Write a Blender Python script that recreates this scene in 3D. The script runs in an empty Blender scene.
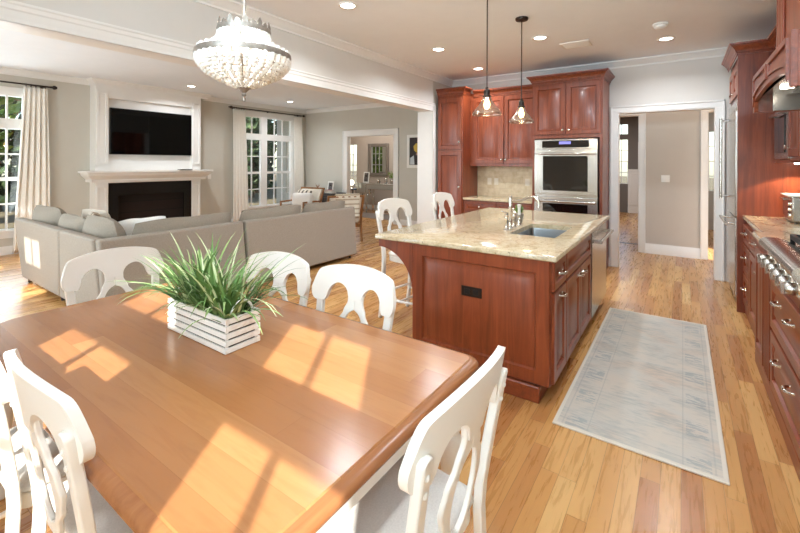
import bpy, bmesh, math, random
from mathutils import Vector, Matrix
random.seed(7)
PI = math.pi
S = bpy.context.scene
COL = S.collection

# ------------------------------------------------------------------ camera, sky, sun, exposure
cam_data = bpy.data.cameras.new('camera')
cam_data.sensor_width = 36.0
cam_data.lens = 409.13 / 800 * 36
cam_data.shift_y = -(266.5 - 162.6) / 800
cam_data.clip_start = 0.02
cam = bpy.data.objects.new('camera', cam_data)
COL.objects.link(cam)
cam.location = (0, 0, 1.536)
cam.rotation_euler = (Matrix.Rotation(0.6043, 4, 'Z') @ Matrix.Rotation(PI / 2, 4, 'X') @ Matrix.Rotation(0.0043, 4, 'Z')).to_euler()
S.camera = cam

world = bpy.data.worlds.new('world')
S.world = world
world.use_nodes = True
wn = world.node_tree
sky = wn.nodes.new('ShaderNodeTexSky')
sky.sky_type = 'NISHITA'
sky.sun_disc = False
sky.sun_elevation = math.radians(35)
sky.sun_rotation = math.radians(146)
wn.links.new(sky.outputs[0], wn.nodes['Background'].inputs[0])
wn.nodes['Background'].inputs[1].default_value = 0.45

sun_data = bpy.data.lights.new('sun', 'SUN')
sun_data.energy = 14.0
sun_data.angle = math.radians(0.5)
sun_data.color = (1.0, 0.97, 0.92)
sun = bpy.data.objects.new('sun', sun_data)
COL.objects.link(sun)
sun.rotation_euler = Vector((-0.555, 0.83, -0.70)).to_track_quat('-Z', 'Y').to_euler()
sun.location = (6, -8, 9)

def area_light(name, loc, direction, sx, sy, power, color=(1, 1, 1), spread=180):
    d = bpy.data.lights.new(name, 'AREA')
    d.shape = 'RECTANGLE'; d.size = sx; d.size_y = sy
    d.energy = power; d.color = color; d.spread = math.radians(spread)
    o = bpy.data.objects.new(name, d)
    COL.objects.link(o)
    o.location = loc
    o.rotation_euler = Vector(direction).to_track_quat('-Z', 'Y').to_euler()
    return o

DAY = (0.79, 0.91, 1.0)
# window daylight from behind the camera, plus upward fill at the transoms
for wx, ww, wp in ((0.24, 0.6, 20), (-0.905, 0.7, 14)):
    area_light('window_daylight', (wx, -1.12, 1.35), (0, 1, 0.10), ww, 1.8, wp, DAY)
    area_light('transom_fill', (wx, -1.08, 2.56), (0, 1, 0.80), ww, 0.36, 125, (0.62, 0.83, 1.0))  # added lamp, aimed up to brighten the ceiling
for wx in (-4.71, -6.47):
    area_light('window_daylight', (wx, -1.12, 1.55), (0, 1, 0.30), 0.7, 2.3, 100, DAY)
# added fill lamps under the ceiling, out of view and without fixtures
for lx, ly in ((-0.2, 3.0), (-0.2, 0.9)):
    area_light('ceiling_fill', (lx, ly, 3.03), (0, 0, -1), 0.14, 0.14, 14, (0.90, 0.95, 1.0), 150)
area_light('window_daylight', (-9.22, 1.3, 1.5), (1, 0, 0.30), 1.6, 2.2, 70, DAY)
area_light('window_daylight', (-9.22, 7.0, 1.5), (1, 0, 0.25), 1.5, 2.2, 12, DAY)
# rooms beyond the doorways: unseen fill panels added under their ceilings
area_light('hall_fill', (-0.3, 7.6, 2.95), (0, 0, -1), 1.8, 0.9, 8, (0.96, 0.97, 1.0))
area_light('foyer_fill', (-1.5, 12.0, 2.95), (0, 0, -1), 2.0, 2.0, 60, (0.96, 0.97, 1.0))
area_light('side_hall_fill', (1.3, 10.0, 2.95), (0, 0, -1), 1.2, 1.6, 30, DAY)
area_light('dining_fill', (-7.6, 9.3, 2.95), (0, 0, -1), 2.5, 1.4, 40, (1, 0.95, 0.9))

S.view_settings.view_transform = 'Standard'
S.view_settings.look = 'None'
S.view_settings.gamma = 1.0
S.view_settings.use_curve_mapping = False
S.view_settings.exposure = -0.04
try:
    S.cycles.use_denoising = True
    S.cycles.max_bounces = 12
    S.cycles.diffuse_bounces = 6
    S.cycles.transparent_max_bounces = 24
    S.cycles.caustics_reflective = False
    S.cycles.caustics_refractive = False
    S.cycles.sample_clamp_indirect = 6.0
except Exception:
    pass

# ------------------------------------------------------------------ materials
def lin(c):
    c = c / 255
    return c / 12.92 if c <= 0.04045 else ((c + 0.055) / 1.055) ** 2.4
def rgb(r, g, b): return (lin(r), lin(g), lin(b), 1)

class NT:
    """small helper around a material's node tree"""
    def __init__(s, name):
        s.m = bpy.data.materials.new(name); s.m.use_nodes = True
        s.t = s.m.node_tree; s.b = s.t.nodes['Principled BSDF']
    def n(s, typ, **kw):
        x = s.t.nodes.new(typ)
        for k, v in kw.items(): setattr(x, k, v)
        return x
    def l(s, a, b): s.t.links.new(a, b)
    def val(s, node, i, v):
        node.inputs[i].default_value = v; return node
    def math(s, op, a, b=None):
        x = s.n('ShaderNodeMath', operation=op)
        for i, q in enumerate((a, b)):
            if q is None: continue
            if isinstance(q, (int, float)): x.inputs[i].default_value = q
            else: s.l(q, x.inputs[i])
        return x.outputs[0]
    def coords(s, scale=(1, 1, 1), rot=(0, 0, 0)):
        tc = s.n('ShaderNodeTexCoord'); mp = s.n('ShaderNodeMapping')
        mp.inputs['Scale'].default_value = scale; mp.inputs['Rotation'].default_value = rot
        s.l(tc.outputs['Object'], mp.inputs['Vector'])
        return mp.outputs[0]
    def noise(s, vec, scale, detail=4, rough=0.55, dist=0.0):
        x = s.n('ShaderNodeTexNoise')
        x.inputs['Scale'].default_value = scale; x.inputs['Detail'].default_value = detail
        x.inputs['Roughness'].default_value = rough; x.inputs['Distortion'].default_value = dist
        s.l(vec, x.inputs['Vector'])
        return x.outputs['Fac']
    def ramp(s, fac, stops):
        x = s.n('ShaderNodeValToRGB')
        e = x.color_ramp.elements
        while len(e) < len(stops): e.new(0.5)
        for i, (p, c) in enumerate(stops): e[i].position = p; e[i].color = c
        s.l(fac, x.inputs[0]); return x.outputs[0]
    def mix(s, fac, a, b, mode='MIX'):
        x = s.n('ShaderNodeMix', data_type='RGBA', blend_type=mode)
        for i, q in ((0, fac), (6, a), (7, b)):
            if isinstance(q, (int, float, tuple)): x.inputs[i].default_value = q
            else: s.l(q, x.inputs[i])
        return x.outputs[2]
    def bump(s, h, strength=0.2, dist=0.01):
        x = s.n('ShaderNodeBump'); x.inputs['Strength'].default_value = strength; x.inputs['Distance'].default_value = dist
        s.l(h, x.inputs['Height']); s.l(x.outputs[0], s.b.inputs['Normal'])
    def done(s, color=None, rough=0.5, metal=0.0, **kw):
        if color is not None:
            if isinstance(color, tuple): s.b.inputs['Base Color'].default_value = color
            else: s.l(color, s.b.inputs['Base Color'])
        if isinstance(rough, (int, float)): s.b.inputs['Roughness'].default_value = rough
        else: s.l(rough, s.b.inputs['Roughness'])
        s.b.inputs['Metallic'].default_value = metal
        for k, v in kw.items(): s.b.inputs[k.replace('_', ' ')].default_value = v
        return s.m

def plain(name, c, rough=0.5, metal=0.0, var=0.04, scale=6.0, bump=0.0, bscale=60, **kw):
    """a single-coloured surface with a faint mottling"""
    t = NT(name); v = t.coords()
    f = t.noise(v, scale)
    lo = tuple(max(0, x * (1 - var)) for x in c[:3]) + (1,); hi = tuple(min(1, x * (1 + var)) for x in c[:3]) + (1,)
    col = t.ramp(f, [(0.3, lo), (0.7, hi)])
    if bump: t.bump(t.noise(v, bscale, 3), bump, 0.003)
    return t.done(col, rough, metal, **kw)

def planks(name, axis, width, length, stops, rough, gap=0.03, grain=0.35, spec=0.5):
    """boards running along one axis, each with its own tone"""
    t = NT(name); tc = t.n('ShaderNodeTexCoord'); sp = t.n('ShaderNodeSeparateXYZ')
    t.l(tc.outputs['Object'], sp.inputs[0])
    along, across = (sp.outputs[1], sp.outputs[0]) if axis == 'y' else (sp.outputs[0], sp.outputs[1])
    u = t.math('DIVIDE', across, width); row = t.math('FLOOR', u); fu = t.math('FRACT', u)
    wn1 = t.n('ShaderNodeTexWhiteNoise', noise_dimensions='1D'); t.l(row, wn1.inputs['W'])
    v = t.math('ADD', t.math('DIVIDE', along, length), t.math('MULTIPLY', wn1.outputs[0], 7.3))
    seg = t.math('FLOOR', v); fv = t.math('FRACT', v)
    cb = t.n('ShaderNodeCombineXYZ'); t.l(row, cb.inputs[0]); t.l(seg, cb.inputs[1])
    wn2 = t.n('ShaderNodeTexWhiteNoise', noise_dimensions='2D'); t.l(cb.outputs[0], wn2.inputs['Vector'])
    base = t.ramp(wn2.outputs[0], stops)
    # grain: noise stretched along the board, shifted per board
    cg = t.n('ShaderNodeCombineXYZ')
    t.l(t.math('MULTIPLY', across, 1 / width * 2.6), cg.inputs[0])
    t.l(t.math('ADD', t.math('MULTIPLY', along, 2.2), t.math('MULTIPLY', wn2.outputs[0], 40)), cg.inputs[1])
    t.l(t.math('MULTIPLY', wn2.outputs[0], 17), cg.inputs[2])
    g = t.noise(cg.outputs[0], 1.6, 6, 0.6, 0.8)
    gcol = t.ramp(g, [(0.30, (0.62, 0.52, 0.44, 1)), (0.52, (1, 1, 1, 1)), (0.75, (1.0, 0.98, 0.94, 1))])
    col = t.mix(grain, base, gcol, 'MULTIPLY')
    edge = t.math('MINIMUM', fu, t.math('SUBTRACT', 1.0, fu))
    edge2 = t.math('MULTIPLY', t.math('MINIMUM', fv, t.math('SUBTRACT', 1.0, fv)), length / width)
    e = t.math('MINIMUM', edge, edge2)
    seam = t.ramp(e, [(0.0, (0.42, 0.36, 0.30, 1)), (gap, (1, 1, 1, 1))])
    col = t.mix(1.0, col, seam, 'MULTIPLY')
    r = t.math('ADD', rough - 0.04, t.math('MULTIPLY', g, 0.10))
    return t.done(col, r, Specular_IOR_Level=spec)

def wood(name, lo, mid, hi, rough=0.35, axis='z', scale=1.0, coat=0.0):
    sc = {'z': (14, 14, 0.9), 'x': (0.9, 14, 14), 'y': (14, 0.9, 14)}[axis]
    t = NT(name); v = t.coords(tuple(scale * q for q in sc))
    f = t.noise(v, 1.4, 7, 0.62, 1.2)
    v2 = t.coords((2.2, 2.2, 2.2)); f2 = t.noise(v2, 1.0, 3)
    f3 = t.math('ADD', t.math('MULTIPLY', f, 0.75), t.math('MULTIPLY', f2, 0.25))
    col = t.ramp(f3, [(0.32, lo), (0.5, mid), (0.68, hi)])
    t.bump(f, 0.04, 0.002)
    return t.done(col, rough, 0.0, Coat_Weight=coat, Coat_Roughness=0.12)

M = {}
M['wall_kitchen'] = plain('wall_paint_kitchen', rgb(223, 219, 213), 0.75, var=0.012)
M['wall'] = plain('wall_paint', rgb(206, 202, 191), 0.75, var=0.012)
M['wall_warm'] = plain('wall_paint_warm', rgb(200, 192, 182), 0.75, var=0.012)
M['wall_far'] = plain('wall_paint_rose', rgb(190, 176, 162), 0.75, var=0.012)
M['wall_dark'] = plain('wall_paint_charcoal', rgb(120, 112, 106), 0.75, var=0.012)
M['ceiling'] = plain('ceiling_paint', rgb(244, 247, 250), 0.85, var=0.01)
M['trim'] = plain('trim_paint', rgb(240, 238, 234), 0.38, var=0.01)
M['floor'] = planks('floor_oak', 'y', 0.083, 0.95,
    [(0.0, rgb(168, 112, 64)), (0.3, rgb(188, 136, 80)), (0.7, rgb(202, 152, 92)), (1.0, rgb(214, 172, 114))], 0.27, 0.025, 0.55)
M['table_top'] = planks('table_birch', 'x', 0.115, 1.7,
    [(0.0, rgb(150, 96, 57)), (0.5, rgb(162, 108, 66)), (1.0, rgb(174, 120, 76))], 0.22, 0.004, 0.25)
M['table_edge'] = wood('table_edge_wood', rgb(132, 80, 46), rgb(148, 94, 57), rgb(160, 106, 66), 0.25, 'y')
M['cherry'] = wood('cherry_wood', rgb(98, 43, 22), rgb(126, 58, 31), rgb(146, 74, 42), 0.34, 'z', 1.0, 0.10)
M['cherry_h'] = wood('cherry_wood_cross', rgb(98, 43, 22), rgb(126, 58, 31), rgb(146, 74, 42), 0.34, 'y', 1.0, 0.10)
M['chair'] = plain('chair_paint', rgb(236, 233, 226), 0.33, var=0.015)
M['crate'] = wood('crate_whitewash', rgb(222, 214, 204), rgb(242, 239, 234), rgb(250, 248, 245), 0.6, 'x', 0.8)
M['seat'] = plain('seat_linen', rgb(214, 211, 206), 0.9, var=0.07, scale=160, bump=0.3, bscale=350)
M['steel'] = plain('stainless_steel', rgb(196, 192, 186), 0.24, 1.0, var=0.03, scale=4)
M['steel_dark'] = plain('stainless_sink', rgb(150, 150, 150), 0.34, 1.0, var=0.04, scale=8)
M['chrome'] = plain('polished_nickel', rgb(222, 218, 212), 0.08, 1.0, var=0.01)
M['bronze'] = plain('dark_bronze', rgb(64, 54, 48), 0.35, 0.8, var=0.05)
M['pewter'] = plain('aged_pewter', rgb(150, 140, 130), 0.45, 0.7, var=0.16, scale=70, bump=0.4, bscale=160)
M['black'] = plain('black_plastic', rgb(18, 18, 18), 0.4, var=0.05)
M['iron'] = plain('cast_iron', rgb(34, 32, 31), 0.5, 0.3, var=0.08)
M['screen'] = plain('dark_screen', rgb(4, 4, 4), 0.04, var=0.0, Specular_IOR_Level=0.25)
M['oven_glass'] = plain('oven_glass', rgb(12, 11, 11), 0.04, var=0.0, Specular_IOR_Level=0.9)
M['white'] = plain('white_plastic', rgb(240, 238, 232), 0.35, var=0.01)
M['almond'] = plain('almond_plastic', rgb(232, 222, 204), 0.35, var=0.01)
M['soil'] = plain('potting_moss', rgb(74, 62, 44), 0.95, var=0.3, scale=60, bump=1.0, bscale=120)
M['sofa'] = plain('sofa_fabric', rgb(158, 149, 137), 0.95, var=0.10, scale=90, bump=0.35, bscale=260)
M['cushion'] = plain('cushion_fabric', rgb(148, 139, 126), 0.95, var=0.10, scale=90, bump=0.35, bscale=260)
M['cream'] = plain('cream_fabric', rgb(228, 221, 208), 0.95, var=0.05, scale=60, bump=0.25, bscale=200)
M['whitefab'] = plain('white_fabric', rgb(242, 240, 236), 0.95, var=0.03, scale=40, bump=0.25, bscale=160)
M['curtain'] = plain('curtain_linen', rgb(246, 242, 234), 0.9, var=0.03, scale=30, bump=0.15, bscale=220)
M['oakframe'] = wood('armchair_oak', rgb(120, 80, 44), rgb(150, 104, 62), rgb(170, 122, 76), 0.4, 'z')
M['espresso'] = plain('espresso_wood', rgb(38, 28, 24), 0.35, var=0.1)
M['paper'] = plain('paper_white', rgb(238, 235, 228), 0.7, var=0.02)
M['red'] = plain('red_cover', rgb(170, 50, 48), 0.6, var=0.05)
M['mirror'] = plain('mirror_silver', rgb(225, 225, 222), 0.02, 1.0, var=0.0)
M['bark'] = plain('bark', rgb(92, 78, 64), 0.9, var=0.25, scale=8, bump=0.8, bscale=20)
M['lawn'] = plain('lawn', rgb(104, 92, 66), 0.95, var=0.25, scale=3)

def foliage(name, a, b, c):
    t = NT(name); f = t.noise(t.coords(), 3.0, 3)
    col = t.ramp(f, [(0.35, a), (0.5, b), (0.65, c)])
    return t.done(col, 0.7)
M['leaf_green'] = foliage('leaves_green', rgb(70, 100, 34), rgb(112, 142, 52), rgb(160, 176, 84))
M['leaf_autumn'] = foliage('leaves_autumn', rgb(116, 78, 38), rgb(168, 112, 52), rgb(196, 158, 84))
M['leaf_dark'] = foliage('leaves_dark', rgb(30, 46, 28), rgb(50, 70, 40), rgb(82, 98, 56))
M['blade'] = foliage('grass_blade', rgb(66, 100, 46), rgb(108, 144, 76), rgb(168, 190, 126))
M['blade_pale'] = foliage('grass_blade_pale', rgb(150, 180, 110), rgb(206, 218, 170), rgb(236, 238, 214))

def granite():
    t = NT('granite'); v = t.coords((1, 1, 1))
    f = t.noise(v, 9, 8, 0.68, 0.9); g = t.noise(v, 42, 5, 0.7, 0.3); h = t.noise(v, 120, 2)
    c1 = t.ramp(f, [(0.28, rgb(166, 140, 104)), (0.42, rgb(194, 174, 140)), (0.55, rgb(210, 194, 164)), (0.72, rgb(186, 166, 132))])
    sp = t.ramp(g, [(0.34, rgb(104, 82, 58)), (0.43, (1, 1, 1, 1))])
    c = t.mix(0.75, c1, sp, 'MULTIPLY')
    sp2 = t.ramp(h, [(0.30, rgb(150, 120, 90)), (0.40, (1, 1, 1, 1))])
    return t.done(t.mix(0.4, c, sp2, 'MULTIPLY'), 0.10)
M['granite'] = granite()

def travertine():
    t = NT('travertine_tile'); v = t.coords()
    br = t.n('ShaderNodeTexBrick'); mp = t.coords((1, 1, 1), (PI / 2, 0, 0)); t.l(mp, br.inputs['Vector'])
    br.inputs['Scale'].default_value = 1.0; br.inputs['Brick Width'].default_value = 0.20; br.inputs['Row Height'].default_value = 0.10
    br.inputs['Mortar Size'].default_value = 0.003
    br.inputs['Color1'].default_value = rgb(214, 196, 164); br.inputs['Color2'].default_value = rgb(224, 208, 178); br.inputs['Mortar'].default_value = rgb(210, 193, 162)
    n = t.ramp(t.noise(v, 14, 5), [(0.35, (0.82, 0.76, 0.66, 1)), (0.6, (1, 1, 1, 1))])
    return t.done(t.mix(0.8, br.outputs[0], n, 'MULTIPLY'), 0.45)
M['travertine'] = travertine()

def firebrick():
    t = NT('firebrick'); br = t.n('ShaderNodeTexBrick'); t.l(t.coords((1, 1, 1), (PI / 2, 0, PI / 2)), br.inputs['Vector'])
    br.inputs['Brick Width'].default_value = 0.21; br.inputs['Row Height'].default_value = 0.075; br.inputs['Mortar Size'].default_value = 0.006
    br.inputs['Scale'].default_value = 1.0
    br.inputs['Color1'].default_value = rgb(44, 30, 25); br.inputs['Color2'].default_value = rgb(30, 22, 19); br.inputs['Mortar'].default_value = rgb(18, 15, 14)
    return t.done(br.outputs[0], 0.9)
M['firebrick'] = firebrick()

def rug_mat():
    t = NT('rug_weave'); tc = t.n('ShaderNodeTexCoord'); sp = t.n('ShaderNodeSeparateXYZ'); t.l(tc.outputs['Object'], sp.inputs[0])
    v = t.coords((1, 1.6, 1)); v2 = t.coords((5, 22, 5))
    f = t.noise(v, 3.2, 6, 0.62); g = t.noise(v2, 2.0, 5, 0.7); h = t.noise(v, 1.7, 3)
    base = t.ramp(h, [(0.35, rgb(206, 196, 182)), (0.5, rgb(200, 195, 185)), (0.66, rgb(206, 188, 170))])
    fl = t.math('MULTIPLY', f, g)
    blue = t.ramp(fl, [(0.22, (0, 0, 0, 1)), (0.36, (1, 1, 1, 1))])
    c = t.mix(t.math('MULTIPLY', blue, 0.6), base, rgb(156, 160, 156))
    # block motifs along both sides and a fine border line
    ax = t.math('ABSOLUTE', sp.outputs[0]); ay = t.math('ABSOLUTE', sp.outputs[1])
    side = t.math('MULTIPLY', t.math('GREATER_THAN', ax, 0.24), t.math('LESS_THAN', ax, 0.345))
    blk = t.math('GREATER_THAN', t.math('FRACT', t.math('MULTIPLY', sp.outputs[1], 2.9)), 0.52)
    mot = t.math('MULTIPLY', t.math('MULTIPLY', side, blk), t.math('MULTIPLY', t.math('GREATER_THAN', g, 0.50), 0.55))
    c = t.mix(mot, c, rgb(146, 154, 156))
    def line(a, p, w): return t.math('LESS_THAN', t.math('ABSOLUTE', t.math('SUBTRACT', a, p)), w)
    ln = t.math('MAXIMUM', t.math('MAXIMUM', line(ax, 0.36, 0.004), line(ax, 0.225, 0.003)), line(ay, 1.08, 0.004))
    c = t.mix(t.math('MULTIPLY', ln, 0.25), c, rgb(130, 136, 138))
    bd = t.math('MAXIMUM', t.math('GREATER_THAN', ax, 0.388), t.math('GREATER_THAN', ay, 1.145))
    c = t.mix(bd, c, rgb(218, 210, 196))
    t.bump(g, 0.25, 0.004)
    return t.done(c, 0.95)
M['rug'] = rug_mat()

def clear_glass(name, tint=(1, 1, 1, 1), gl=0.10, rough=0.0):
    m = bpy.data.materials.new(name); m.use_nodes = True; t = m.node_tree; t.nodes.clear()
    o = t.nodes.new('ShaderNodeOutputMaterial'); mx = t.nodes.new('ShaderNodeMixShader')
    tr = t.nodes.new('ShaderNodeBsdfTransparent'); tr.inputs[0].default_value = tint
    gs = t.nodes.new('ShaderNodeBsdfGlossy'); gs.inputs['Roughness'].default_value = rough
    fr = t.nodes.new('ShaderNodeLayerWeight'); fr.inputs[0].default_value = 0.5
    pw = t.nodes.new('ShaderNodeMath'); pw.operation = 'POWER'; pw.inputs[1].default_value = 4.0
    ma = t.nodes.new('ShaderNodeMath'); ma.operation = 'MULTIPLY_ADD'; ma.inputs[1].default_value = 0.35; ma.inputs[2].default_value = 0.04 + gl
    t.links.new(fr.outputs['Facing'], pw.inputs[0]); t.links.new(pw.outputs[0], ma.inputs[0]); t.links.new(ma.outputs[0], mx.inputs[0])
    t.links.new(tr.outputs[0], mx.inputs[1]); t.links.new(gs.outputs[0], mx.inputs[2]); t.links.new(mx.outputs[0], o.inputs[0])
    return m
M['glass'] = clear_glass('window_glass', (0.97, 0.98, 0.97, 1), 0.0)
M['shade_glass'] = clear_glass('pendant_glass', (0.95, 0.94, 0.91, 1), 0.16, 0.08)

def crystal():
    t = NT('crystal_bead')
    return t.done(rgb(250, 246, 238), 0.08, 0.0, Transmission_Weight=0.12, Specular_IOR_Level=0.9, IOR=1.5)
M['crystal'] = crystal()

def emit(name, c, strength):
    t = NT(name); t.b.inputs['Emission Color'].default_value = c; t.b.inputs['Emission Strength'].default_value = strength
    return t.done(c, 0.4)
M['lamp_disc'] = emit('downlight_lens', rgb(255, 246, 232), 14.0)
M['bulb'] = emit('warm_bulb', rgb(255, 206, 140), 22.0)
M['bulb_white'] = emit('chandelier_bulb', rgb(255, 236, 208), 5.0)
M['display'] = emit('oven_display', rgb(120, 120, 200), 0.5)

# ------------------------------------------------------------------ mesh helpers
class MB:
    def __init__(s): s.v = []; s.f = []
    def add(s, vs, fs):
        k = len(s.v); s.v += [tuple(q) for q in vs]; s.f += [tuple(i + k for i in f) for f in fs]; return s
    def box(s, x0, x1, y0, y1, z0, z1):
        return s.add([(x0, y0, z0), (x1, y0, z0), (x1, y1, z0), (x0, y1, z0), (x0, y0, z1), (x1, y0, z1), (x1, y1, z1), (x0, y1, z1)],
                     [(0, 3, 2, 1), (4, 5, 6, 7), (0, 1, 5, 4), (1, 2, 6, 5), (2, 3, 7, 6), (3, 0, 4, 7)])
    def loops(s, ls, cap0=True, cap1=True, closed=False):
        n = len(ls[0]); vs = [p for l in ls for p in l]; fs = []
        m = len(ls)
        for i in range(m if closed else m - 1):
            a, b = i * n, ((i + 1) % m) * n
            for j in range(n):
                k = (j + 1) % n
                fs.append((a + j, a + k, b + k, b + j))
        if not closed:
            if cap0: fs.append(tuple(range(n))[::-1])
            if cap1: fs.append(tuple(range((m - 1) * n, m * n)))
        return s.add(vs, fs)
    def cyl(s, p0, p1, r0, r1=None, n=14):
        return s.tube([p0, p1], [r0, r0 if r1 is None else r1], n)
    def tube(s, pts, r, n=10, closed=False):
        pts = [Vector(p) for p in pts]; m = len(pts)
        rs = [r] * m if isinstance(r, (int, float)) else r
        ls = []; up = None
        for i, p in enumerate(pts):
            a = pts[(i - 1) % m] if (i > 0 or closed) else p; b = pts[(i + 1) % m] if (i < m - 1 or closed) else p
            d = (b - a).normalized()
            if up is None:
                up = Vector((0, 0, 1)) if abs(d.z) < 0.9 else Vector((1, 0, 0))
            e = d.cross(up).normalized(); up = e.cross(d).normalized()
            ls.append([p + (e * math.cos(t) + up * math.sin(t)) * rs[i] for t in (2 * PI * k / n for k in range(n))])
        return s.loops(ls, True, True, closed)
    def lathe(s, prof, c=(0, 0, 0), n=24, axis='z', cap0=True, cap1=True):
        ls = []
        for r, h in prof:
            l = []
            for k in range(n):
                t = 2 * PI * k / n; a, b = r * math.cos(t), r * math.sin(t)
                q = {'z': (a, b, h), 'x': (h, a, b), 'y': (a, h, b)}[axis]
                l.append((c[0] + q[0], c[1] + q[1], c[2] + q[2]))
            ls.append(l)
        return s.loops(ls, cap0, cap1)
    def grid(s, nu, nv, fn, closed_u=False):
        vs = [fn(i / (nu - (0 if closed_u else 1)), j / (nv - 1)) for j in range(nv) for i in range(nu)]
        fs = []
        for j in range(nv - 1):
            for i in range(nu if closed_u else nu - 1):
                k = (i + 1) % nu
                fs.append((j * nu + i, j * nu + k, (j + 1) * nu + k, (j + 1) * nu + i))
        return s.add(vs, fs)
    def prism(s, out, fn, w0, w1):
        """a flat outline (u, v) thickened between w0 and w1; fn(u, v, w) gives the point"""
        return s.loops([[fn(u, v, w0) for u, v in out], [fn(u, v, w1) for u, v in out]])
    def sweep(s, path, prof):
        """profile (offset to the left of the path, z) swept along an XY path with mitred corners"""
        P = [Vector((p[0], p[1])) for p in path]; ls = []
        for i, p in enumerate(P):
            d0 = (p - P[i - 1]).normalized() if i > 0 else None
            d1 = (P[i + 1] - p).normalized() if i < len(P) - 1 else None
            if d0 is None: d0 = d1
            if d1 is None: d1 = d0
            n0 = Vector((-d0.y, d0.x)); n1 = Vector((-d1.y, d1.x)); m = (n0 + n1).normalized(); m = m / max(0.2, m.dot(n0))
            ls.append([(p.x + m.x * o, p.y + m.y * o, z) for o, z in prof])
        return s.loops(ls)
    def xf(s, mat):
        s.v = [tuple(mat @ Vector(q)) for q in s.v]; return s

def obj(name, mb, mat, parent=None, bevel=0.0, seg=2, smooth=40, sub=0, solid=0.0, kind=None, label=None):
    me = bpy.data.meshes.new(name)
    me.from_pydata(mb.v, [], mb.f); me.update()
    bm = bmesh.new(); bm.from_mesh(me)
    bmesh.ops.recalc_face_normals(bm, faces=bm.faces); bm.to_mesh(me); bm.free()
    me.materials.append(mat)
    if smooth:
        me.polygons.foreach_set('use_smooth', [True] * len(me.polygons))
        me.set_sharp_from_angle(angle=math.radians(smooth))
    o = bpy.data.objects.new(name, me); COL.objects.link(o)
    if parent is not None: o.parent = parent
    if solid:
        m = o.modifiers.new('solid', 'SOLIDIFY'); m.thickness = solid; m.offset = 0
    if bevel:
        m = o.modifiers.new('bevel', 'BEVEL'); m.width = bevel; m.segments = seg; m.limit_method = 'ANGLE'; m.angle_limit = math.radians(38)
        m.harden_normals = False
    if sub:
        m = o.modifiers.new('sub', 'SUBSURF'); m.levels = sub; m.render_levels = sub
    if kind: o['kind'] = kind
    if label: o['label'] = label
    return o

def tag(o, label, cat, group=None):
    o['label'] = label; o['category'] = cat
    if group: o['group'] = group
    return o
def thing(name, label, cat, loc=(0, 0, 0), rz=0.0, group=None):
    o = bpy.data.objects.new(name, None); COL.objects.link(o)
    o.empty_display_size = 0.1; o.location = loc; o.rotation_euler = (0, 0, rz)
    return tag(o, label, cat, group)
def single(name, mb, mat, label, cat, loc=(0, 0, 0), rz=0.0, group=None, **kw):
    o = obj(name, mb, mat, None, **kw); o.location = loc; o.rotation_euler = (0, 0, rz)
    return tag(o, label, cat, group)
def struct(name, mb, mat, **kw):
    return obj(name, mb, mat, None, kind='structure', **kw)
def dup(root, loc, rz, label, group=None):
    r = root.copy(); COL.objects.link(r); r.location = loc; r.rotation_euler = (0, 0, rz); r['label'] = label
    if group: r['group'] = group
    for ch in list(root.children):
        c = ch.copy(); COL.objects.link(c); c.parent = r
        for g in list(ch.children):
            d = g.copy(); COL.objects.link(d); d.parent = c
    return r

def panel(mb, o, u, v, n, w, h, th=0.02, stile=0.06):
    """a raised-panel door or drawer front: nested rectangles stepped in depth"""
    o, u, v, n = Vector(o), Vector(u), Vector(v), Vector(n)
    k = min(1.0, min(w, h) / 0.26)
    ls = []
    for ins, d in ((0, 0), (0, th - 0.004), (0.004, th), (stile * k, th), (stile * k + 0.010 * k, th - 0.016), (stile * k + 0.020 * k, th - 0.016), (stile * k + 0.052 * k, th - 0.003)):
        ls.append([o + u * a + v * b + n * d for a, b in ((ins, ins), (w - ins, ins), (w - ins, h - ins), (ins, h - ins))])
    mb.loops(ls, True, True); return mb
def flat_panel(mb, o, u, v, n, w, h, th=0.02, stile=0.05):
    o, u, v, n = Vector(o), Vector(u), Vector(v), Vector(n)
    ls = []
    for ins, d in ((0, 0), (0, th), (stile, th), (stile + 0.006, th - 0.010)):
        ls.append([o + u * a + v * b + n * d for a, b in ((ins, ins), (w - ins, ins), (w - ins, h - ins), (ins, h - ins))])
    mb.loops(ls, True, True); return mb
def knob(p, n, parent, name='knob'):
    mb = MB(); ax = 'x' if abs(n[0]) > 0.5 else 'y'; s = n[0] if ax == 'x' else n[1]
    mb.lathe([(0.007, 0), (0.006, s * 0.014), (0.016, s * 0.020), (0.019, s * 0.028), (0.011, s * 0.034)], p, 14, ax)
    return obj(name, mb, M['chrome'], parent)
def cup_pull(p, n, parent, w=0.10):
    """a bow handle lying along Y (or X) on a drawer front"""
    n = Vector(n); u = Vector((-n.y, n.x, 0)); p = Vector(p)
    mb = MB(); pts = []
    for k in range(9):
        t = k / 8 * 2 - 1
        pts.append(p + u * (t * w / 2) + n * (0.030 * (1 - t ** 4) + 0.002))
    mb.tube(pts, [0.006 + 0.004 * (1 - (k / 4 - 1) ** 2) for k in range(9)], 10)
    for sgn in (-1, 1): mb.cyl(p + u * (sgn * w / 2), p + u * (sgn * w / 2) + n * 0.005, 0.010, 0.008, 12)
    return obj('handle', mb, M['chrome'], parent)

H = 3.05            # ceiling height
# ------------------------------------------------------------------ structure: floor, ceiling, walls
struct('floor', MB().box(-10.4, 2.6, -1.01, 15.2, -0.08, 0), M['floor'])
struct('ceiling', MB().box(-10.4, 2.6, -1.01, 15.2, H, H + 0.12), M['ceiling'])

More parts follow.
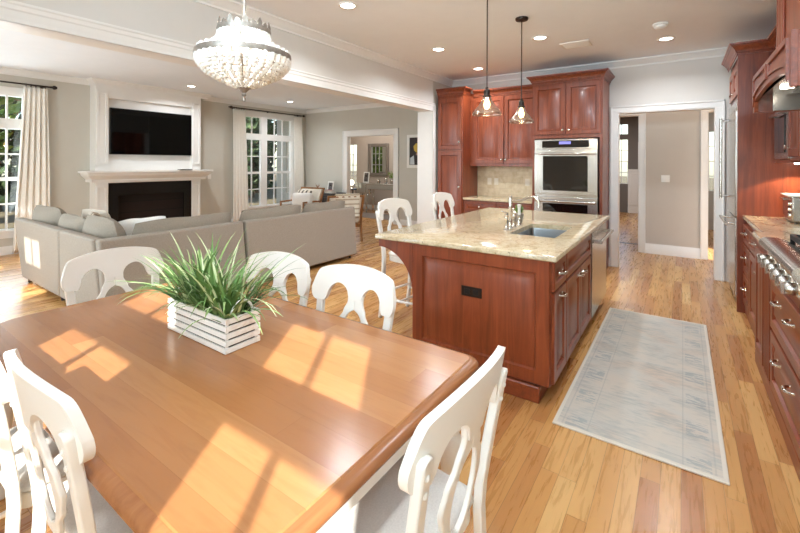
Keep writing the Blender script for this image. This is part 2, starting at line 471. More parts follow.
def wall_y(name, y0, y1, x0, x1, mat, holes=(), z1=H):
    """a wall across Y between x0..x1 with rectangular holes (xa, xb, za, zb); holes in x order, may share columns"""
    mb = MB(); xs = sorted({x0, x1, *[h[0] for h in holes], *[h[1] for h in holes]})
    for a, b in zip(xs, xs[1:]):
        zs = sorted((h[2], h[3]) for h in holes if h[0] <= a + 1e-6 and h[1] >= b - 1e-6)
        z = 0
        for za, zb in zs + [(z1, z1)]:
            if za > z + 1e-6: mb.box(a, b, y0, y1, z, za)
            z = zb
    return struct(name, mb, mat, smooth=0)
def wall_x(name, x0, x1, y0, y1, mat, holes=(), z1=H):
    mb = MB(); ys = sorted({y0, y1, *[h[0] for h in holes], *[h[1] for h in holes]})
    for a, b in zip(ys, ys[1:]):
        zs = sorted((h[2], h[3]) for h in holes if h[0] <= a + 1e-6 and h[1] >= b - 1e-6)
        z = 0
        for za, zb in zs + [(z1, z1)]:
            if za > z + 1e-6: mb.box(x0, x1, a, b, z, za)
            z = zb
    return struct(name, mb, mat, smooth=0)

NW = [(-0.03, 0.51), (-1.235, -0.58), (-5.03, -4.39), (-6.75, -6.2)]
TR, LO = (2.37, 2.745), (0.45, 2.215)
nh = []
for a, b in NW: nh += [(a, b, *TR), (a, b, *LO)]
wall_y('wall_near', -1.01, -0.95, -9.1, 1.12, M['wall'], nh)
wall_x('wall_left', -9.22, -9.1, -1.01, 8.3, M['wall'], [(0.75, 2.08, 0.40, 2.62), (6.22, 7.78, 0.38, 2.71)])
wall_x('wall_right', 1.12, 1.24, -1.01, 6.83, M['wall'])
wall_y('wall_back', 6.83, 6.95, -3.55, 1.24, M['wall_kitchen'], [(-0.79, 0.36, 0, 2.285)])
wall_y('wall_family', 8.30, 8.42, -10.4, -3.55, M['wall'], [(-9.95, -9.40, 0.6, 2.3), (-7.47, -5.92, 0, 2.24)])
wall_x('wall_column', -3.83, -3.55, 6.14, 8.30, M['wall'])
struct('beam', MB().box(-3.75, -3.55, -0.95, 6.14, 2.45, H), M['wall_kitchen'], smooth=0)
# family-room side of the beam stays ceiling-white under the soffit
wall_y('wall_hall', 8.20, 8.32, -3.55, 2.6, M['wall_warm'], [(-1.55, -0.62, 0, 2.38), (0.33, 1.2, 0, 2.38)])
wall_y('wall_foyer', 14.6, 14.72, -3.5, 0.5, M['wall_dark'], [(-1.78, -1.40, 0.9, 2.30), (-1.78, -1.40, 2.45, 2.78)])
wall_x('wall_foyer_left', -3.55, -3.45, 8.42, 14.72, M['wall_warm'])
wall_x('wall_foyer_right', 0.28, 0.33, 8.32, 14.6, M['wall_warm'])
wall_y('wall_side_hall', 12.0, 12.1, 0.33, 2.6, M['wall_warm'], [(0.5, 1.0, 0.9, 2.3)])
wall_x('wall_side_hall_right', 2.5, 2.6, 6.95, 12.1, M['wall_warm'])
wall_y('wall_dining', 10.44, 10.56, -10.3, -4.9, M['wall_far'], [(-9.75, -8.96, 0.75, 2.14), (-7.37, -6.6, 0.5, 2.36)])
wall_x('wall_dining_left', -10.4, -10.3, 8.42, 10.56, M['wall_far'])
wall_x('wall_dining_right', -5.0, -4.9, 8.42, 10.44, M['wall_far'])

# crown moulding profiles (offset into the room, z)
def crown_prof(z, w=0.085, h=0.10):
    return [(0, z), (w, z), (w, z - 0.018), (w * 0.80, z - 0.026), (w * 0.62, z - h * 0.42), (w * 0.34, z - h * 0.68), (w * 0.20, z - h * 0.80), (w * 0.20, z - h), (0, z - h)]
cz = H - 0.001
tr = 1
def trim(mb, mat=None, **kw):
    global tr
    o = struct('trim_%d' % tr, mb, mat or M['trim'], **kw); tr += 1; return o
trim(MB().sweep([(1.12, 6.83), (-3.55, 6.83), (-3.55, -0.95)], crown_prof(cz)), smooth=25)      # kitchen: back wall, then beam
trim(MB().sweep([(1.12, -0.95), (1.12, 6.83)], crown_prof(cz)), smooth=25)
trim(MB().sweep([(-3.75, -0.95), (-3.75, 6.14), (-3.83, 6.14), (-3.83, 8.30), (-9.10, 8.30), (-9.10, 5.12), (-8.84, 5.12), (-8.84, 2.99), (-9.10, 2.99), (-9.10, -0.95)], crown_prof(cz)), smooth=25)
# casing along the beam's lower edge and down the column
mb = MB()
mb.sweep([(-3.55, 6.16), (-3.55, -0.95)], [(0, 2.425), (0.014, 2.425), (0.018, 2.44), (0.018, 2.50), (0.026, 2.51), (0.026, 2.535), (0.034, 2.545), (0.034, 2.56), (0, 2.56)])
mb.box(-3.77, -3.53, -0.95, 6.14, 2.425, 2.45)
trim(mb, smooth=20)
trim(MB().box(-3.85, -3.545, 6.118, 6.14, 0, 2.425).box(-3.55, -3.532, 6.118, 6.20, 0, 2.56))
# baseboards
def base_prof(h=0.14): return [(0, 0), (0.016, 0), (0.016, h - 0.03), (0.008, h - 0.012), (0.008, h), (0, h)]
struct('baseboard_back', MB().sweep([(-0.89, 6.83), (-0.95, 6.83)], base_prof()).sweep([(0.46, 6.83), (0.45, 6.83)], base_prof()), M['trim'])
struct('baseboard_family', MB().sweep([(-3.83, 8.30), (-5.72, 8.30)], base_prof()).sweep([(-7.64, 8.30), (-9.1, 8.30), (-9.1, 5.14)], base_prof()), M['trim'])
struct('baseboard_left', MB().sweep([(-9.1, 2.98), (-9.1, -0.95)], base_prof()), M['trim'])
struct('baseboard_hall', MB().sweep([(0.24, 8.20), (-0.53, 8.20)], base_prof(0.17)), M['trim'])
struct('baseboard_dining', MB().sweep([(-5.0, 10.44), (-10.3, 10.44)], base_prof(0.16)), M['trim'])

def casing(y, xa, xb, zt, w=0.095, face=-1, t=0.022):
    """door casing on a wall across Y, with a raised outer band"""
    mb = MB(); f = face
    def bx(x0, x1, z0, z1, d): mb.box(x0, x1, min(y, y + f * d), max(y, y + f * d), z0, z1)
    for s, e in ((xa - w, xa), (xb, xb + w)):
        bx(s, e, 0, zt, t * 0.7)
    bx(xa - w, xb + w, zt, zt + w, t * 0.7)
    bx(xa - w, xa - w + 0.022, 0, zt + w, t * 1.3); bx(xb + w - 0.022, xb + w, 0, zt + w, t * 1.3); bx(xa - w, xb + w, zt + w - 0.022, zt + w, t * 1.3)
    return mb
def jamb(y0, y1, xa, xb, zt):
    return MB().box(xa - 0.001, xa + 0.012, y0, y1, 0, zt).box(xb - 0.012, xb + 0.001, y0, y1, 0, zt).box(xa, xb, y0, y1, zt - 0.012, zt + 0.001)
mb = casing(6.83, -0.79, 0.36, 2.285); mb2 = jamb(6.82, 6.96, -0.79, 0.36, 2.285); mb.add(mb2.v, mb2.f)
trim(mb, bevel=0.004)
mb = casing(8.30, -7.47, -5.92, 2.24, 0.15); mb2 = jamb(8.29, 8.43, -7.47, -5.92, 2.24); mb.add(mb2.v, mb2.f)
trim(mb, bevel=0.004)
mb = casing(8.20, -1.55, -0.62, 2.38, 0.10); mb2 = jamb(8.19, 8.33, -1.55, -0.62, 2.38); mb.add(mb2.v, mb2.f)
trim(mb, bevel=0.004)
mb = casing(8.20, 0.33, 1.2, 2.38, 0.09); mb2 = jamb(8.19, 8.33, 0.33, 1.2, 2.38); mb.add(mb2.v, mb2.f)
trim(mb, bevel=0.004)

# windows: frame, muntin bars, glass; the wall's own opening gives the place
def window_y(n, y, xa, xb, bands, cols, outward=-1, fw=0.035, glass=True):
    f = MB(); g = MB()
    for za, zb, rows in bands:
        f.box(xa, xa + fw * 0.5, y - 0.03, y + 0.02, za, zb).box(xb - fw * 0.5, xb, y - 0.03, y + 0.02, za, zb)
        f.box(xa, xb, y - 0.03, y + 0.02, za, za + fw * 0.5).box(xa, xb, y - 0.03, y + 0.02, zb - fw * 0.5, zb)
        for k in range(1, cols):
            x = xa + (xb - xa) * k / cols; f.box(x - 0.011, x + 0.011, y - 0.02, y + 0.01, za, zb)
        for k in range(1, rows):
            z = za + (zb - za) * k / rows; f.box(xa, xb, y - 0.02, y + 0.01, z - 0.011, z + 0.011)
        g.box(xa, xb, y - 0.008, y - 0.004, za, zb)
    o = struct('window_%d' % n, f, M['trim'])
    if glass: obj('window_glass', g, M['glass'], o, kind='structure')
    return o
def window_x(n, x, units, bands, ya, yb, zb_, zt, sill=True):
    """window on the left wall: units (y0, y1, columns), bands (z0, z1, rows, meeting rail)"""
    f = MB(); g = MB()
    # casing on the room side
    c = MB(); w = 0.11
    c.box(x, x + 0.022, ya - w, ya, zb_ - 0.05, zt).box(x, x + 0.022, yb, yb + w, zb_ - 0.05, zt).box(x, x + 0.026, ya - w, yb + w, zt, zt + w + 0.02)
    c.box(x, x + 0.05, ya - w - 0.02, yb + w + 0.02, zb_ - 0.03, zb_).box(x, x + 0.022, ya - w, yb + w, zb_ - 0.13, zb_ - 0.03)
    # solid areas between the units and the bands
    f.box(x - 0.07, x - 0.005, ya, yb, zb_, zb_ + 0.02).box(x - 0.07, x - 0.005, ya, yb, zt - 0.02, zt)
    ed = [ya] + [q for u in units for q in u[:2]] + [yb]
    for a, b in zip(ed[::2], ed[1::2]):
        if b > a + 1e-4: f.box(x - 0.075, x + 0.004, a, b, zb_, zt)
    for k in range(len(bands) - 1):
        f.box(x - 0.073, x + 0.002, ya, yb, bands[k][1], bands[k + 1][0])
    for y0, y1, cols in units:
        for z0, z1, rows, rail in bands:
            g.box(x - 0.05, x - 0.045, y0, y1, z0, z1)
            for k in range(1, cols):
                y = y0 + (y1 - y0) * k / cols; f.box(x - 0.06, x - 0.03, y - 0.013, y + 0.013, z0, z1)
            for k in range(1, rows):
                z = z0 + (z1 - z0) * k / rows; t = 0.03 if (rail and k == rows // 2) else 0.013
                f.box(x - 0.065, x - 0.025, y0, y1, z - t, z + t)
    o = struct('window_%d' % n, f, M['trim'])
    obj('window_glass', g, M['glass'], o, kind='structure'); obj('window_casing', c, M['trim'], o, kind='structure', bevel=0.003)
    return o
for i, (a, b) in enumerate(NW):
    window_y(i + 1, -0.97, a, b, [(LO[0], LO[1], 4), (TR[0], TR[1], 1)], 2)
BND = [(0.40, 2.11, 4, True), (2.27, 2.70, 1, False)]
window_x(5, -9.1, [(0.78, 1.40, 3), (1.48, 2.05, 3)], [(0.42, 2.06, 4, True), (2.235, 2.60, 1, False)], 0.75, 2.08, 0.40, 2.62)
window_x(6, -9.1, [(6.25, 6.76, 2), (6.95, 7.745, 3)], BND, 6.22, 7.78, 0.38, 2.71)
window_y(7, 10.48, -9.75, -8.96, [(0.75, 2.14, 4)], 4)
window_y(8, 10.48, -7.37, -6.6, [(0.5, 1.85, 3), (1.95, 2.36, 1)], 3)
window_y(11, 8.36, -9.95, -9.40, [(0.6, 2.3, 4)], 3)
window_y(9, 14.64, -1.78, -1.40, [(0.9, 2.30, 4), (2.45, 2.78, 1)], 2)
window_y(10, 12.04, 0.5, 1.0, [(0.9, 2.3, 4)], 3)
# foyer wainscot with framed panels, and a white door standing open beside it
mb = MB().box(-1.40, 0.28, 14.56, 14.6, 0, 1.30).box(-1.40, 0.28, 14.53, 14.6, 1.30, 1.36).box(-1.40, 0.28, 14.53, 14.6, 0, 0.18)
for k in range(4):
    flat_panel(mb, (-1.36 + k * 0.42, 14.56, 0.24), (1, 0, 0), (0, 0, 1), (0, -1, 0), 0.36, 1.0, 0.02, 0.03)
trim(mb)
t = struct('door_1', panel(panel(MB().box(-1.00, -0.40, 12.9, 12.94, 0.01, 2.12), (-0.97, 12.9, 0.12), (1, 0, 0), (0, 0, 1), (0, -1, 0), 0.54, 0.85), (-0.97, 12.9, 1.05), (1, 0, 0), (0, 0, 1), (0, -1, 0), 0.54, 1.0), M['trim'])
# dark inlay border in the foyer floor
trim(MB().box(-1.5, 0.2, 8.95, 9.03, -0.001, 0.003), M['espresso'])

# ------------------------------------------------------------------ outside: ground and trees
struct('ground', MB().box(-60, 30, -40, 60, -0.5, -0.10), M['lawn'])
def tree(loc, h, r, leaf, label, trunk_r=0.16, n=700, low=0.25, size=0.3):
    t = thing('tree', label, 'tree', loc, 0, 'trees outside the windows')
    tk = MB(); pts = []; x = y = 0
    for k in range(7):
        pts.append((x, y, h * 0.9 * k / 6)); x += random.uniform(-.1, .1); y += random.uniform(-.1, .1)
    tk.tube(pts, [trunk_r * (1 - k / 8) for k in range(7)], 9)
    for k in range(9):
        z = h * random.uniform(low, 0.85); a = random.uniform(0, 2 * PI); l = r * random.uniform(0.5, 0.9)
        tk.tube([(0, 0, z), (math.cos(a) * l * .5, math.sin(a) * l * .5, z + l * .25), (math.cos(a) * l, math.sin(a) * l, z + l * .35)], [trunk_r * .35, trunk_r * .2, trunk_r * .06], 6)
    obj('trunk', tk, M['bark'], t)
    cr = MB()
    for k in range(n):
        z = random.uniform(low, 1.0); rr = r * math.sqrt(random.random()) * math.sin(PI * min(1, max(0.12, (z - low * .6) / (1.05 - low * .6)))) ** 0.6
        a = random.uniform(0, 2 * PI); c = Vector((rr * math.cos(a), rr * math.sin(a), z * h))
        d = Vector((random.gauss(0, 1), random.gauss(0, 1), random.gauss(0, 1))).normalized(); e = d.orthogonal().normalized(); f = d.cross(e)
        s = size * random.uniform(.5, 1.2)
        cr.add([c - e * s, c + f * s * .5, c + e * s, c - f * s * .5 + d * s * .2], [(0, 1, 2, 3)])
    obj('crown', cr, M[leaf], t, smooth=0)
    return t

# ------------------------------------------------------------------ fireplace wall
fp = thing('fireplace', 'white built-in fireplace surround with mantel and dark brick firebox on the far left wall', 'fireplace', (-9.1, 4.0, 0))
b = MB()
# breast built around the niche and the firebox opening; local x = out of the wall, y along it
yL, yR, nL, nR, D = -1.01, 0.98, -0.80, 0.78, 0.26
b.box(0.005, D, yL, nL, 0, H - 0.10).box(0.005, D, nR, yR, 0, H - 0.10).box(0.005, D, nL, nR, 2.72, H - 0.10).box(0.005, 0.19, nL, nR, 1.36, 2.72)
b.box(0.005, D, nL, nR, 1.13, 1.36).box(0.005, 0.03, nL, nR, 0, 1.13)
obj('chimney_breast', b, M['trim'], fp, smooth=0)
p = MB()
for a, c in ((yL, nL), (nR, yR)):
    flat_panel(p, (D, a + 0.012, 1.48), (0, 1, 0), (0, 0, 1), (1, 0, 0), c - a - 0.024, 1.36, 0.022, 0.04)
    flat_panel(p, (D, a + 0.012, 0.16), (0, 1, 0), (0, 0, 1), (1, 0, 0), c - a - 0.024, 0.92, 0.022, 0.04)
    p.box(D, D + 0.035, a - 0.01, c + 0.01, 0, 0.16)
p.box(D, D + 0.03, nL, nR, 1.13, 1.20)
obj('pilaster', p, M['trim'], fp, bevel=0.003)
m_ = MB()
prof = [(0, 1.36), (0.19, 1.36), (0.19, 1.325), (0.16, 1.315), (0.145, 1.27), (0.09, 1.215), (0.075, 1.20), (0.075, 1.15), (0, 1.15)]
m_.sweep([(0.03, yR), (D, yR), (D, yL), (0.03, yL)][::-1], [(-o, z) for o, z in prof])
obj('mantel', m_, M['trim'], fp, smooth=25)
fb = MB().box(0.03, 0.05, nL, nR, 0, 1.13).box(0.05, D - 0.01, nL, nL + 0.012, 0, 1.13).box(0.05, D - 0.01, nR - 0.012, nR, 0, 1.13).box(0.05, D - 0.01, nL, nR, 0, 0.04).box(0.05, D - 0.01, nL, nR, 1.115, 1.13)
obj('firebox', fb, M['firebrick'], fp)
s = MB().box(D - 0.03, D - 0.005, nL + 0.012, nL + 0.17, 0.04, 1.115).box(D - 0.03, D - 0.005, nR - 0.17, nR - 0.012, 0.04, 1.115).box(D - 0.03, D - 0.005, nL + 0.17, nR - 0.17, 0.88, 1.115)
obj('surround', s, plain('black_slate', rgb(16, 15, 15), 0.25), fp)
tv = thing('television', 'large black wall television in the white niche above the mantel', 'television', (-8.91, 4.0, 1.67))
obj('screen', MB().box(0.065, 0.068, -0.755, 0.765, 0.012, 0.868), M['screen'], tv)
obj('bezel', MB().box(0.005, 0.064, -0.765, 0.775, 0, 0.88), M['black'], tv, bevel=0.004)
tag(obj('soundbar_remote', MB().box(-8.74, -8.62, 4.42, 4.68, 1.361, 1.376), M['black'], bevel=0.004), 'thin black box lying on the white mantel shelf below the television', 'media box')
tag(obj('wall_switch', MB().box(-9.1, -9.092, 5.30, 5.38, 1.13, 1.25).box(-9.092, -9.086, 5.325, 5.355, 1.16, 1.22), M['white'], bevel=0.002), 'white switch plate on the wall right of the fireplace', 'switch')

# ------------------------------------------------------------------ curtains
def rod(y0, y1, label, zr_=2.86):
    t = thing('curtain_rod', label, 'curtain rod', (-8.98, 0, zr_))
    obj('rod', MB().cyl((0, y0, 0), (0, y1, 0), 0.014, n=10), M['bronze'], t)
    for y in (y0, y1):
        obj('finial', MB().lathe([(0.014, -0.05), (0.02, -0.03), (0.014, -0.02), (0.034, 0.0), (0.036, 0.02), (0.02, 0.05)], (0, y, 0), 12, 'y'), M['bronze'], t)
    for y in (y0 + 0.12, (y0 + y1) / 2, y1 - 0.12):
        obj('bracket', MB().box(-0.119, 0.012, y - 0.008, y + 0.008, -0.012, 0.008).box(-0.119, -0.108, y - 0.014, y + 0.014, -0.03, 0.03), M['bronze'], t)
    return t
rod(0.45, 2.42, 'dark curtain rod above the window left of the fireplace', 2.81)
rod(5.80, 8.10, 'dark curtain rod above the window right of the fireplace')
def curtain(y0, y1, y0b, y1b, folds, label, zr_=2.86):
    t = thing('curtain', label, 'curtain', (-8.98, 0, 0), 0, 'cream curtains in the family room')
    def fn(u, v):
        z = zr_ - 0.04 - v * (zr_ - 0.07)
        a, c = y0 + (y0b - y0) * v, y1 + (y1b - y1) * v
        amp = 0.028 + 0.010 * math.sin(v * 5)
        return (amp * math.sin(u * folds * 2 * PI + 0.5 * math.sin(v * 3)) , a + (c - a) * u + 0.008 * math.sin(u * folds * 4 * PI), z)
    obj('drape', MB().grid(folds * 10 + 1, 26, fn), M['curtain'], t, solid=0.004, smooth=80)
    for k in range(folds):
        y = y0 + (y1 - y0) * (k + 0.5) / folds
        obj('curtain_ring', MB().tube([(0.026 * math.cos(q), y, zr_ + 0.026 * math.sin(q) - 0.012) for q in (2 * PI * j / 14 for j in range(14))], 0.004, 6, closed=True), M['bronze'], t)
curtain(2.03, 2.34, 1.90, 2.40, 5, 'cream curtain panel beside the window left of the fireplace', 2.81)
curtain(5.86, 6.20, 5.88, 6.32, 5, 'cream curtain panel on the fireplace side of the window nearer the room corner')
curtain(7.74, 8.04, 7.78, 8.18, 5, 'cream curtain panel in the room corner right of the tall window')

# ------------------------------------------------------------------ sofa: three sections, cushions, pillows
def pillow_mb(w, h, t, sag=0.0, e=0.55, n=17, jit=0.012):
    """stuffed pillow: lies in the XZ plane, thick along Y; z from 0 to h"""
    mb = MB(); ph = random.uniform(0, 6)
    def side(sg):
        def fn(u, v):
            a, c = u * 2 - 1, v * 2 - 1
            pin = 1 - 0.06 * (1 - abs(a)) * abs(c) ** 2 
            k = (max(0, 1 - abs(a) ** 2.6) * max(0, 1 - abs(c) ** 2.4)) ** e
            y = sg * t / 2 * k + jit * math.sin(3 * a + ph) * math.cos(2.5 * c + ph) * k
            return (a * w / 2 * (1 - 0.05 * (1 - c * c) * 0 - 0.05 * c * c), y - sag * (v ** 2), h * (0.5 + 0.5 * c * pin * (1 - (0.10 * abs(a) ** 2.5 + 0.015 * math.sin(5 * a + ph)) * (c > 0))))
        return fn
    mb.grid(n, n, side(1)); mb.grid(n, n, side(-1)); return mb

def sofa_section(label, pts, back_segs, loc, sx0, sx1, sy0, sy1, feet):
    """pts: plinth box; back_segs: back slabs given as leaning boxes"""
    t = thing('sofa_section', label, 'sofa', loc)
    obj('seat_base', MB().box(sx0, sx1, sy0, sy1, 0.07, 0.42), M['sofa'], t, bevel=0.03, seg=3)
    for sg in back_segs:
        obj('backrest', sg, M['sofa'], t, bevel=0.025, seg=3)
    for fx, fy in feet:
        obj('foot', MB().cyl((fx, fy, 0), (fx, fy, 0.075), 0.02, 0.03, 10), M['espresso'], t)
    return t
def lean_y(x0b, x1b, x0t, x1t, y, th=0.10, z0=0.06, z1=0.81, lean=0.05):
    """back slab whose outer face looks to -Y and leans outward to the top"""
    mb = MB(); mb.loops([[(x0b, y, z0), (x1b, y, z0), (x1b, y + th, z0), (x0b, y + th, z0)], [(x0t, y - lean, z1), (x1t, y - lean, z1), (x1t, y - lean + th, z1), (x0t, y - lean + th, z1)]])
    return mb
def lean_x(y0b, y1b, y0t, y1t, x, th=0.10, z0=0.06, z1=0.81, lean=0.10):
    mb = MB(); mb.loops([[(x, y0b, z0), (x - th, y0b, z0), (x - th, y1b, z0), (x, y1b, z0)], [(x - lean, y0t, z1), (x - lean - th, y0t, z1), (x - lean - th, y1t, z1), (x - lean, y1t, z1)]])
    return mb
YB, XB = 1.55, -4.31
sofa_section('grey sofa section with sunlit back nearest the left window', None,
    [lean_y(-6.90, -5.56, -7.04, -5.41, YB)], (0, 0, 0), -6.84, -5.57, YB + 0.085, YB + 0.98, [(-6.80, YB + 0.06), (-5.62, YB + 0.06), (-6.8, YB + 0.9), (-5.62, YB + 0.9)])
sofa_section('grey corner section of the sofa behind the dining table', None,
    [lean_y(-5.54, -4.415, -5.39, -4.515, YB), lean_x(YB, 3.03, YB - 0.03, 3.03, XB)], (0, 0, 0), -5.54, -4.405, YB + 0.085, 3.02, [(-5.4, YB + 0.06), (-4.40, YB + 0.06), (-4.40, 2.95), (-5.4, 2.95)])
sofa_section('grey sofa section ending near the dining-room doorway', None,
    [lean_x(3.06, 5.04, 3.06, 5.10, XB)], (0, 0, 0), -5.40, -4.405, 3.05, 5.03, [(-4.40, 3.12), (-4.40, 4.96), (-5.3, 4.96), (-5.3, 3.12)])
def place(o, loc, rx=0, ry=0, rz=0):
    o.location = loc; o.rotation_euler = (rx, ry, rz); return o
def pillow(name, w, h, t, mat, label, cat, loc, rz=0, rx=0.0, group=None, ry=0.0):
    o = obj(name, pillow_mb(w, h, t), mat, None, smooth=80)
    place(o, loc, rx, ry, rz); return tag(o, label, cat, group)
G = 'loose back cushions of the grey sofa'
SZ = 0.415
pillow('back_cushion', 0.80, 0.58, 0.28, M['cushion'], 'grey back cushion at the far left end of the sofa, by the curtain', 'cushion', (-6.56, YB + 0.27, SZ), 0.05, 0.20, G)
pillow('back_cushion', 0.74, 0.53, 0.27, M['cushion'], 'smaller grey back cushion, second from the left end of the sofa', 'cushion', (-5.72, YB + 0.27, SZ), 0.0, 0.20, G)
pillow('back_cushion', 0.82, 0.57, 0.30, M['cushion'], 'grey back cushion in the corner of the sofa', 'cushion', (-4.99, YB + 0.29, SZ), -0.05, 0.20, G)
pillow('back_cushion', 1.12, 0.54, 0.28, M['cushion'], 'long grey back cushion behind the planter, right of the sofa corner', 'cushion', (-4.69, 2.42, SZ), PI / 2, 0.26, G)
pillow('back_cushion', 1.02, 0.55, 0.28, M['cushion'], 'grey back cushion right of the seam, second from the sofa end', 'cushion', (-4.68, 3.58, SZ), PI / 2, 0.26, G)
pillow('back_cushion', 0.92, 0.54, 0.28, M['cushion'], 'grey back cushion at the right end of the sofa, by the armchair', 'cushion', (-4.68, 4.57, SZ), PI / 2, 0.26, G)
def plaid():
    t = NT('plaid_fabric'); tc = t.n('ShaderNodeTexCoord'); sp = t.n('ShaderNodeSeparateXYZ'); t.l(tc.outputs['Object'], sp.inputs[0])
    def st(a, f): return t.math('GREATER_THAN', t.math('FRACT', t.math('MULTIPLY', a, f)), 0.62)
    a, c = st(sp.outputs[0], 4.5), st(sp.outputs[2], 4.5)
    k = t.math('MULTIPLY', t.math('ADD', a, c), 0.5)
    return t.done(t.ramp(k, [(0.0, rgb(206, 192, 170)), (0.5, rgb(132, 116, 100)), (1.0, rgb(58, 50, 46))]), 0.95)
def striped():
    t = NT('striped_fabric'); tc = t.n('ShaderNodeTexCoord'); sp = t.n('ShaderNodeSeparateXYZ'); t.l(tc.outputs['Object'], sp.inputs[0])
    k = t.math('GREATER_THAN', t.math('FRACT', t.math('MULTIPLY', sp.outputs[0], 9.0)), 0.6)
    return t.done(t.ramp(k, [(0.0, rgb(222, 212, 196)), (1.0, rgb(96, 86, 78))]), 0.95)
pillow('throw_pillow', 0.56, 0.52, 0.18, M['cream'], 'cream throw pillow on the sofa, behind the left back cushions', 'pillow', (-6.35, 2.25, SZ), 0.2, 0.25)
pillow('throw_pillow', 0.56, 0.54, 0.18, plaid(), 'brown and cream plaid throw pillow propped in the sofa', 'pillow', (-5.85, 2.15, SZ), -0.25, 0.35)
pillow('throw_pillow', 0.62, 0.50, 0.20, M['whitefab'], 'white throw pillow in front of the fireplace opening', 'pillow', (-5.05, 2.25, SZ), 0.5, 0.15, None, -0.12)

# ------------------------------------------------------------------ dining table
tb = thing('dining_table', 'honey wood dining table with white apron and legs in the foreground', 'table', (-1.71, 0.98, 0))
def rrect(x0, x1, y0, y1, rs, n=8):
    out = []
    for (cx, cy, a0, r) in ((x1 - rs[0], y0 + rs[0], -PI / 2, rs[0]), (x1 - rs[1], y1 - rs[1], 0, rs[1]), (x0 + rs[2], y1 - rs[2], PI / 2, rs[2]), (x0 + rs[3], y0 + rs[3], PI, rs[3])):
        for k in range(n + 1):
            a = a0 + PI / 2 * k / n; out.append((cx + r * math.cos(a), cy + r * math.sin(a)))
    return out
X0, X1, Y0, Y1 = -1.04, 1.055, -0.575, 0.575
def ring(ins, z):
    return [(x, y, z) for x, y in rrect(X0 + ins, X1 - ins, Y0 + ins, Y1 - ins, [max(0.01, r - ins) for r in (0.07, 0.07, 0.22, 0.22)])]
obj('table_edge', MB().loops([ring(0.02, 0.716), ring(0.006, 0.720), ring(0.0, 0.730), ring(0.002, 0.742), ring(0.012, 0.751), ring(0.026, 0.755), ring(0.032, 0.756)]), M['table_edge'], tb, smooth=60)
obj('tabletop', MB().loops([ring(0.034, 0.752), ring(0.034, 0.7565), ring(0.038, 0.760)]), M['table_top'], tb, smooth=30)
obj('apron', MB().box(X0 + 0.14, X1 - 0.06, Y0 + 0.06, Y0 + 0.085, 0.62, 0.717).box(X0 + 0.14, X1 - 0.06, Y1 - 0.085, Y1 - 0.06, 0.62, 0.717)
    .box(X0 + 0.14, X0 + 0.165, Y0 + 0.06, Y1 - 0.06, 0.62, 0.717).box(X1 - 0.085, X1 - 0.06, Y0 + 0.06, Y1 - 0.06, 0.62, 0.717), M['chair'], tb, bevel=0.004)
for lx in (X0 + 0.19, X1 - 0.10):
    for ly in (Y0 + 0.10, Y1 - 0.10):
        lg = MB().lathe([(0.026, 0), (0.034, 0.02), (0.028, 0.06), (0.024, 0.12), (0.040, 0.34), (0.046, 0.44), (0.034, 0.47), (0.044, 0.49), (0.036, 0.52)], (lx, ly, 0), 18)
        lg.box(lx - 0.042, lx + 0.042, ly - 0.042, ly + 0.042, 0.52, 0.717)
        obj('leg', lg, M['chair'], tb)

# ------------------------------------------------------------------ dining chairs and counter stools (same family)
def rail_mb(W, zt, arch_c, arch_w, drop, lobe, th, bow, yc):
    """the wide arched top board with its two under-cut arches"""
    ls = []; N = 65
    xs = [W * math.sin((k / (N - 1) * 2 - 1) * PI / 2 * 0.999) for k in range(N)]
    for x in xs:
        a = abs(x) / W
        top = zt - 0.045 * a ** 2.2 - (0.07 * max(0, (a - 0.80) / 0.20) ** 2.6)
        edge = math.sqrt(max(0.0, 1 - max(0, (a - 0.86) / 0.14) ** 2))
        q = (abs(x) - arch_c) / arch_w
        base = zt - lobe if abs(x) > arch_c else zt - drop - 0.075
        if abs(q) < 1:
            hgt = math.sqrt(1 - q * q); low = (zt - lobe if q > 0 else zt - drop - 0.075)
            bot = low + (zt - drop - low) * hgt
        else: bot = base
        mid = zt - lobe + 0.055
        if a > 0.86: bot = mid - (mid - bot) * edge; top = max(bot + 0.004, mid + (top - mid) * (0.35 + 0.65 * edge))
        y = yc + bow * (1 - (x / W) ** 2) 
        ls.append([(x, y - th / 2, top), (x, y + th / 2, top), (x, y + th / 2, bot), (x, y - th / 2, bot)])
    return MB().loops(ls)
def splat_mb(z0, z1, th, y0, y1, ws, hole):
    """vase-shaped splat with an oval opening; ws = half widths bottom to top"""
    N = 41; L = []; R = []
    for k in range(N):
        f = k / (N - 1); z = z0 + (z1 - z0) * f; y = y0 + (y1 - y0) * f
        p = f * (len(ws) - 1); i = min(int(p), len(ws) - 2); g = p - i; g = g * g * (3 - 2 * g); w = ws[i] * (1 - g) + ws[i + 1] * g
        q = (z - hole[0]) / hole[1]; h = hole[2] * math.sqrt(1 - q * q) if abs(q) < 1 else 0.0
        L.append([(-w, y - th / 2, z), (-w, y + th / 2, z), (-h, y + th / 2, z), (-h, y - th / 2, z)])
        R.append([(h, y - th / 2, z), (h, y + th / 2, z), (w, y + th / 2, z), (w, y - th / 2, z)])
    return MB().loops(L).loops(R)
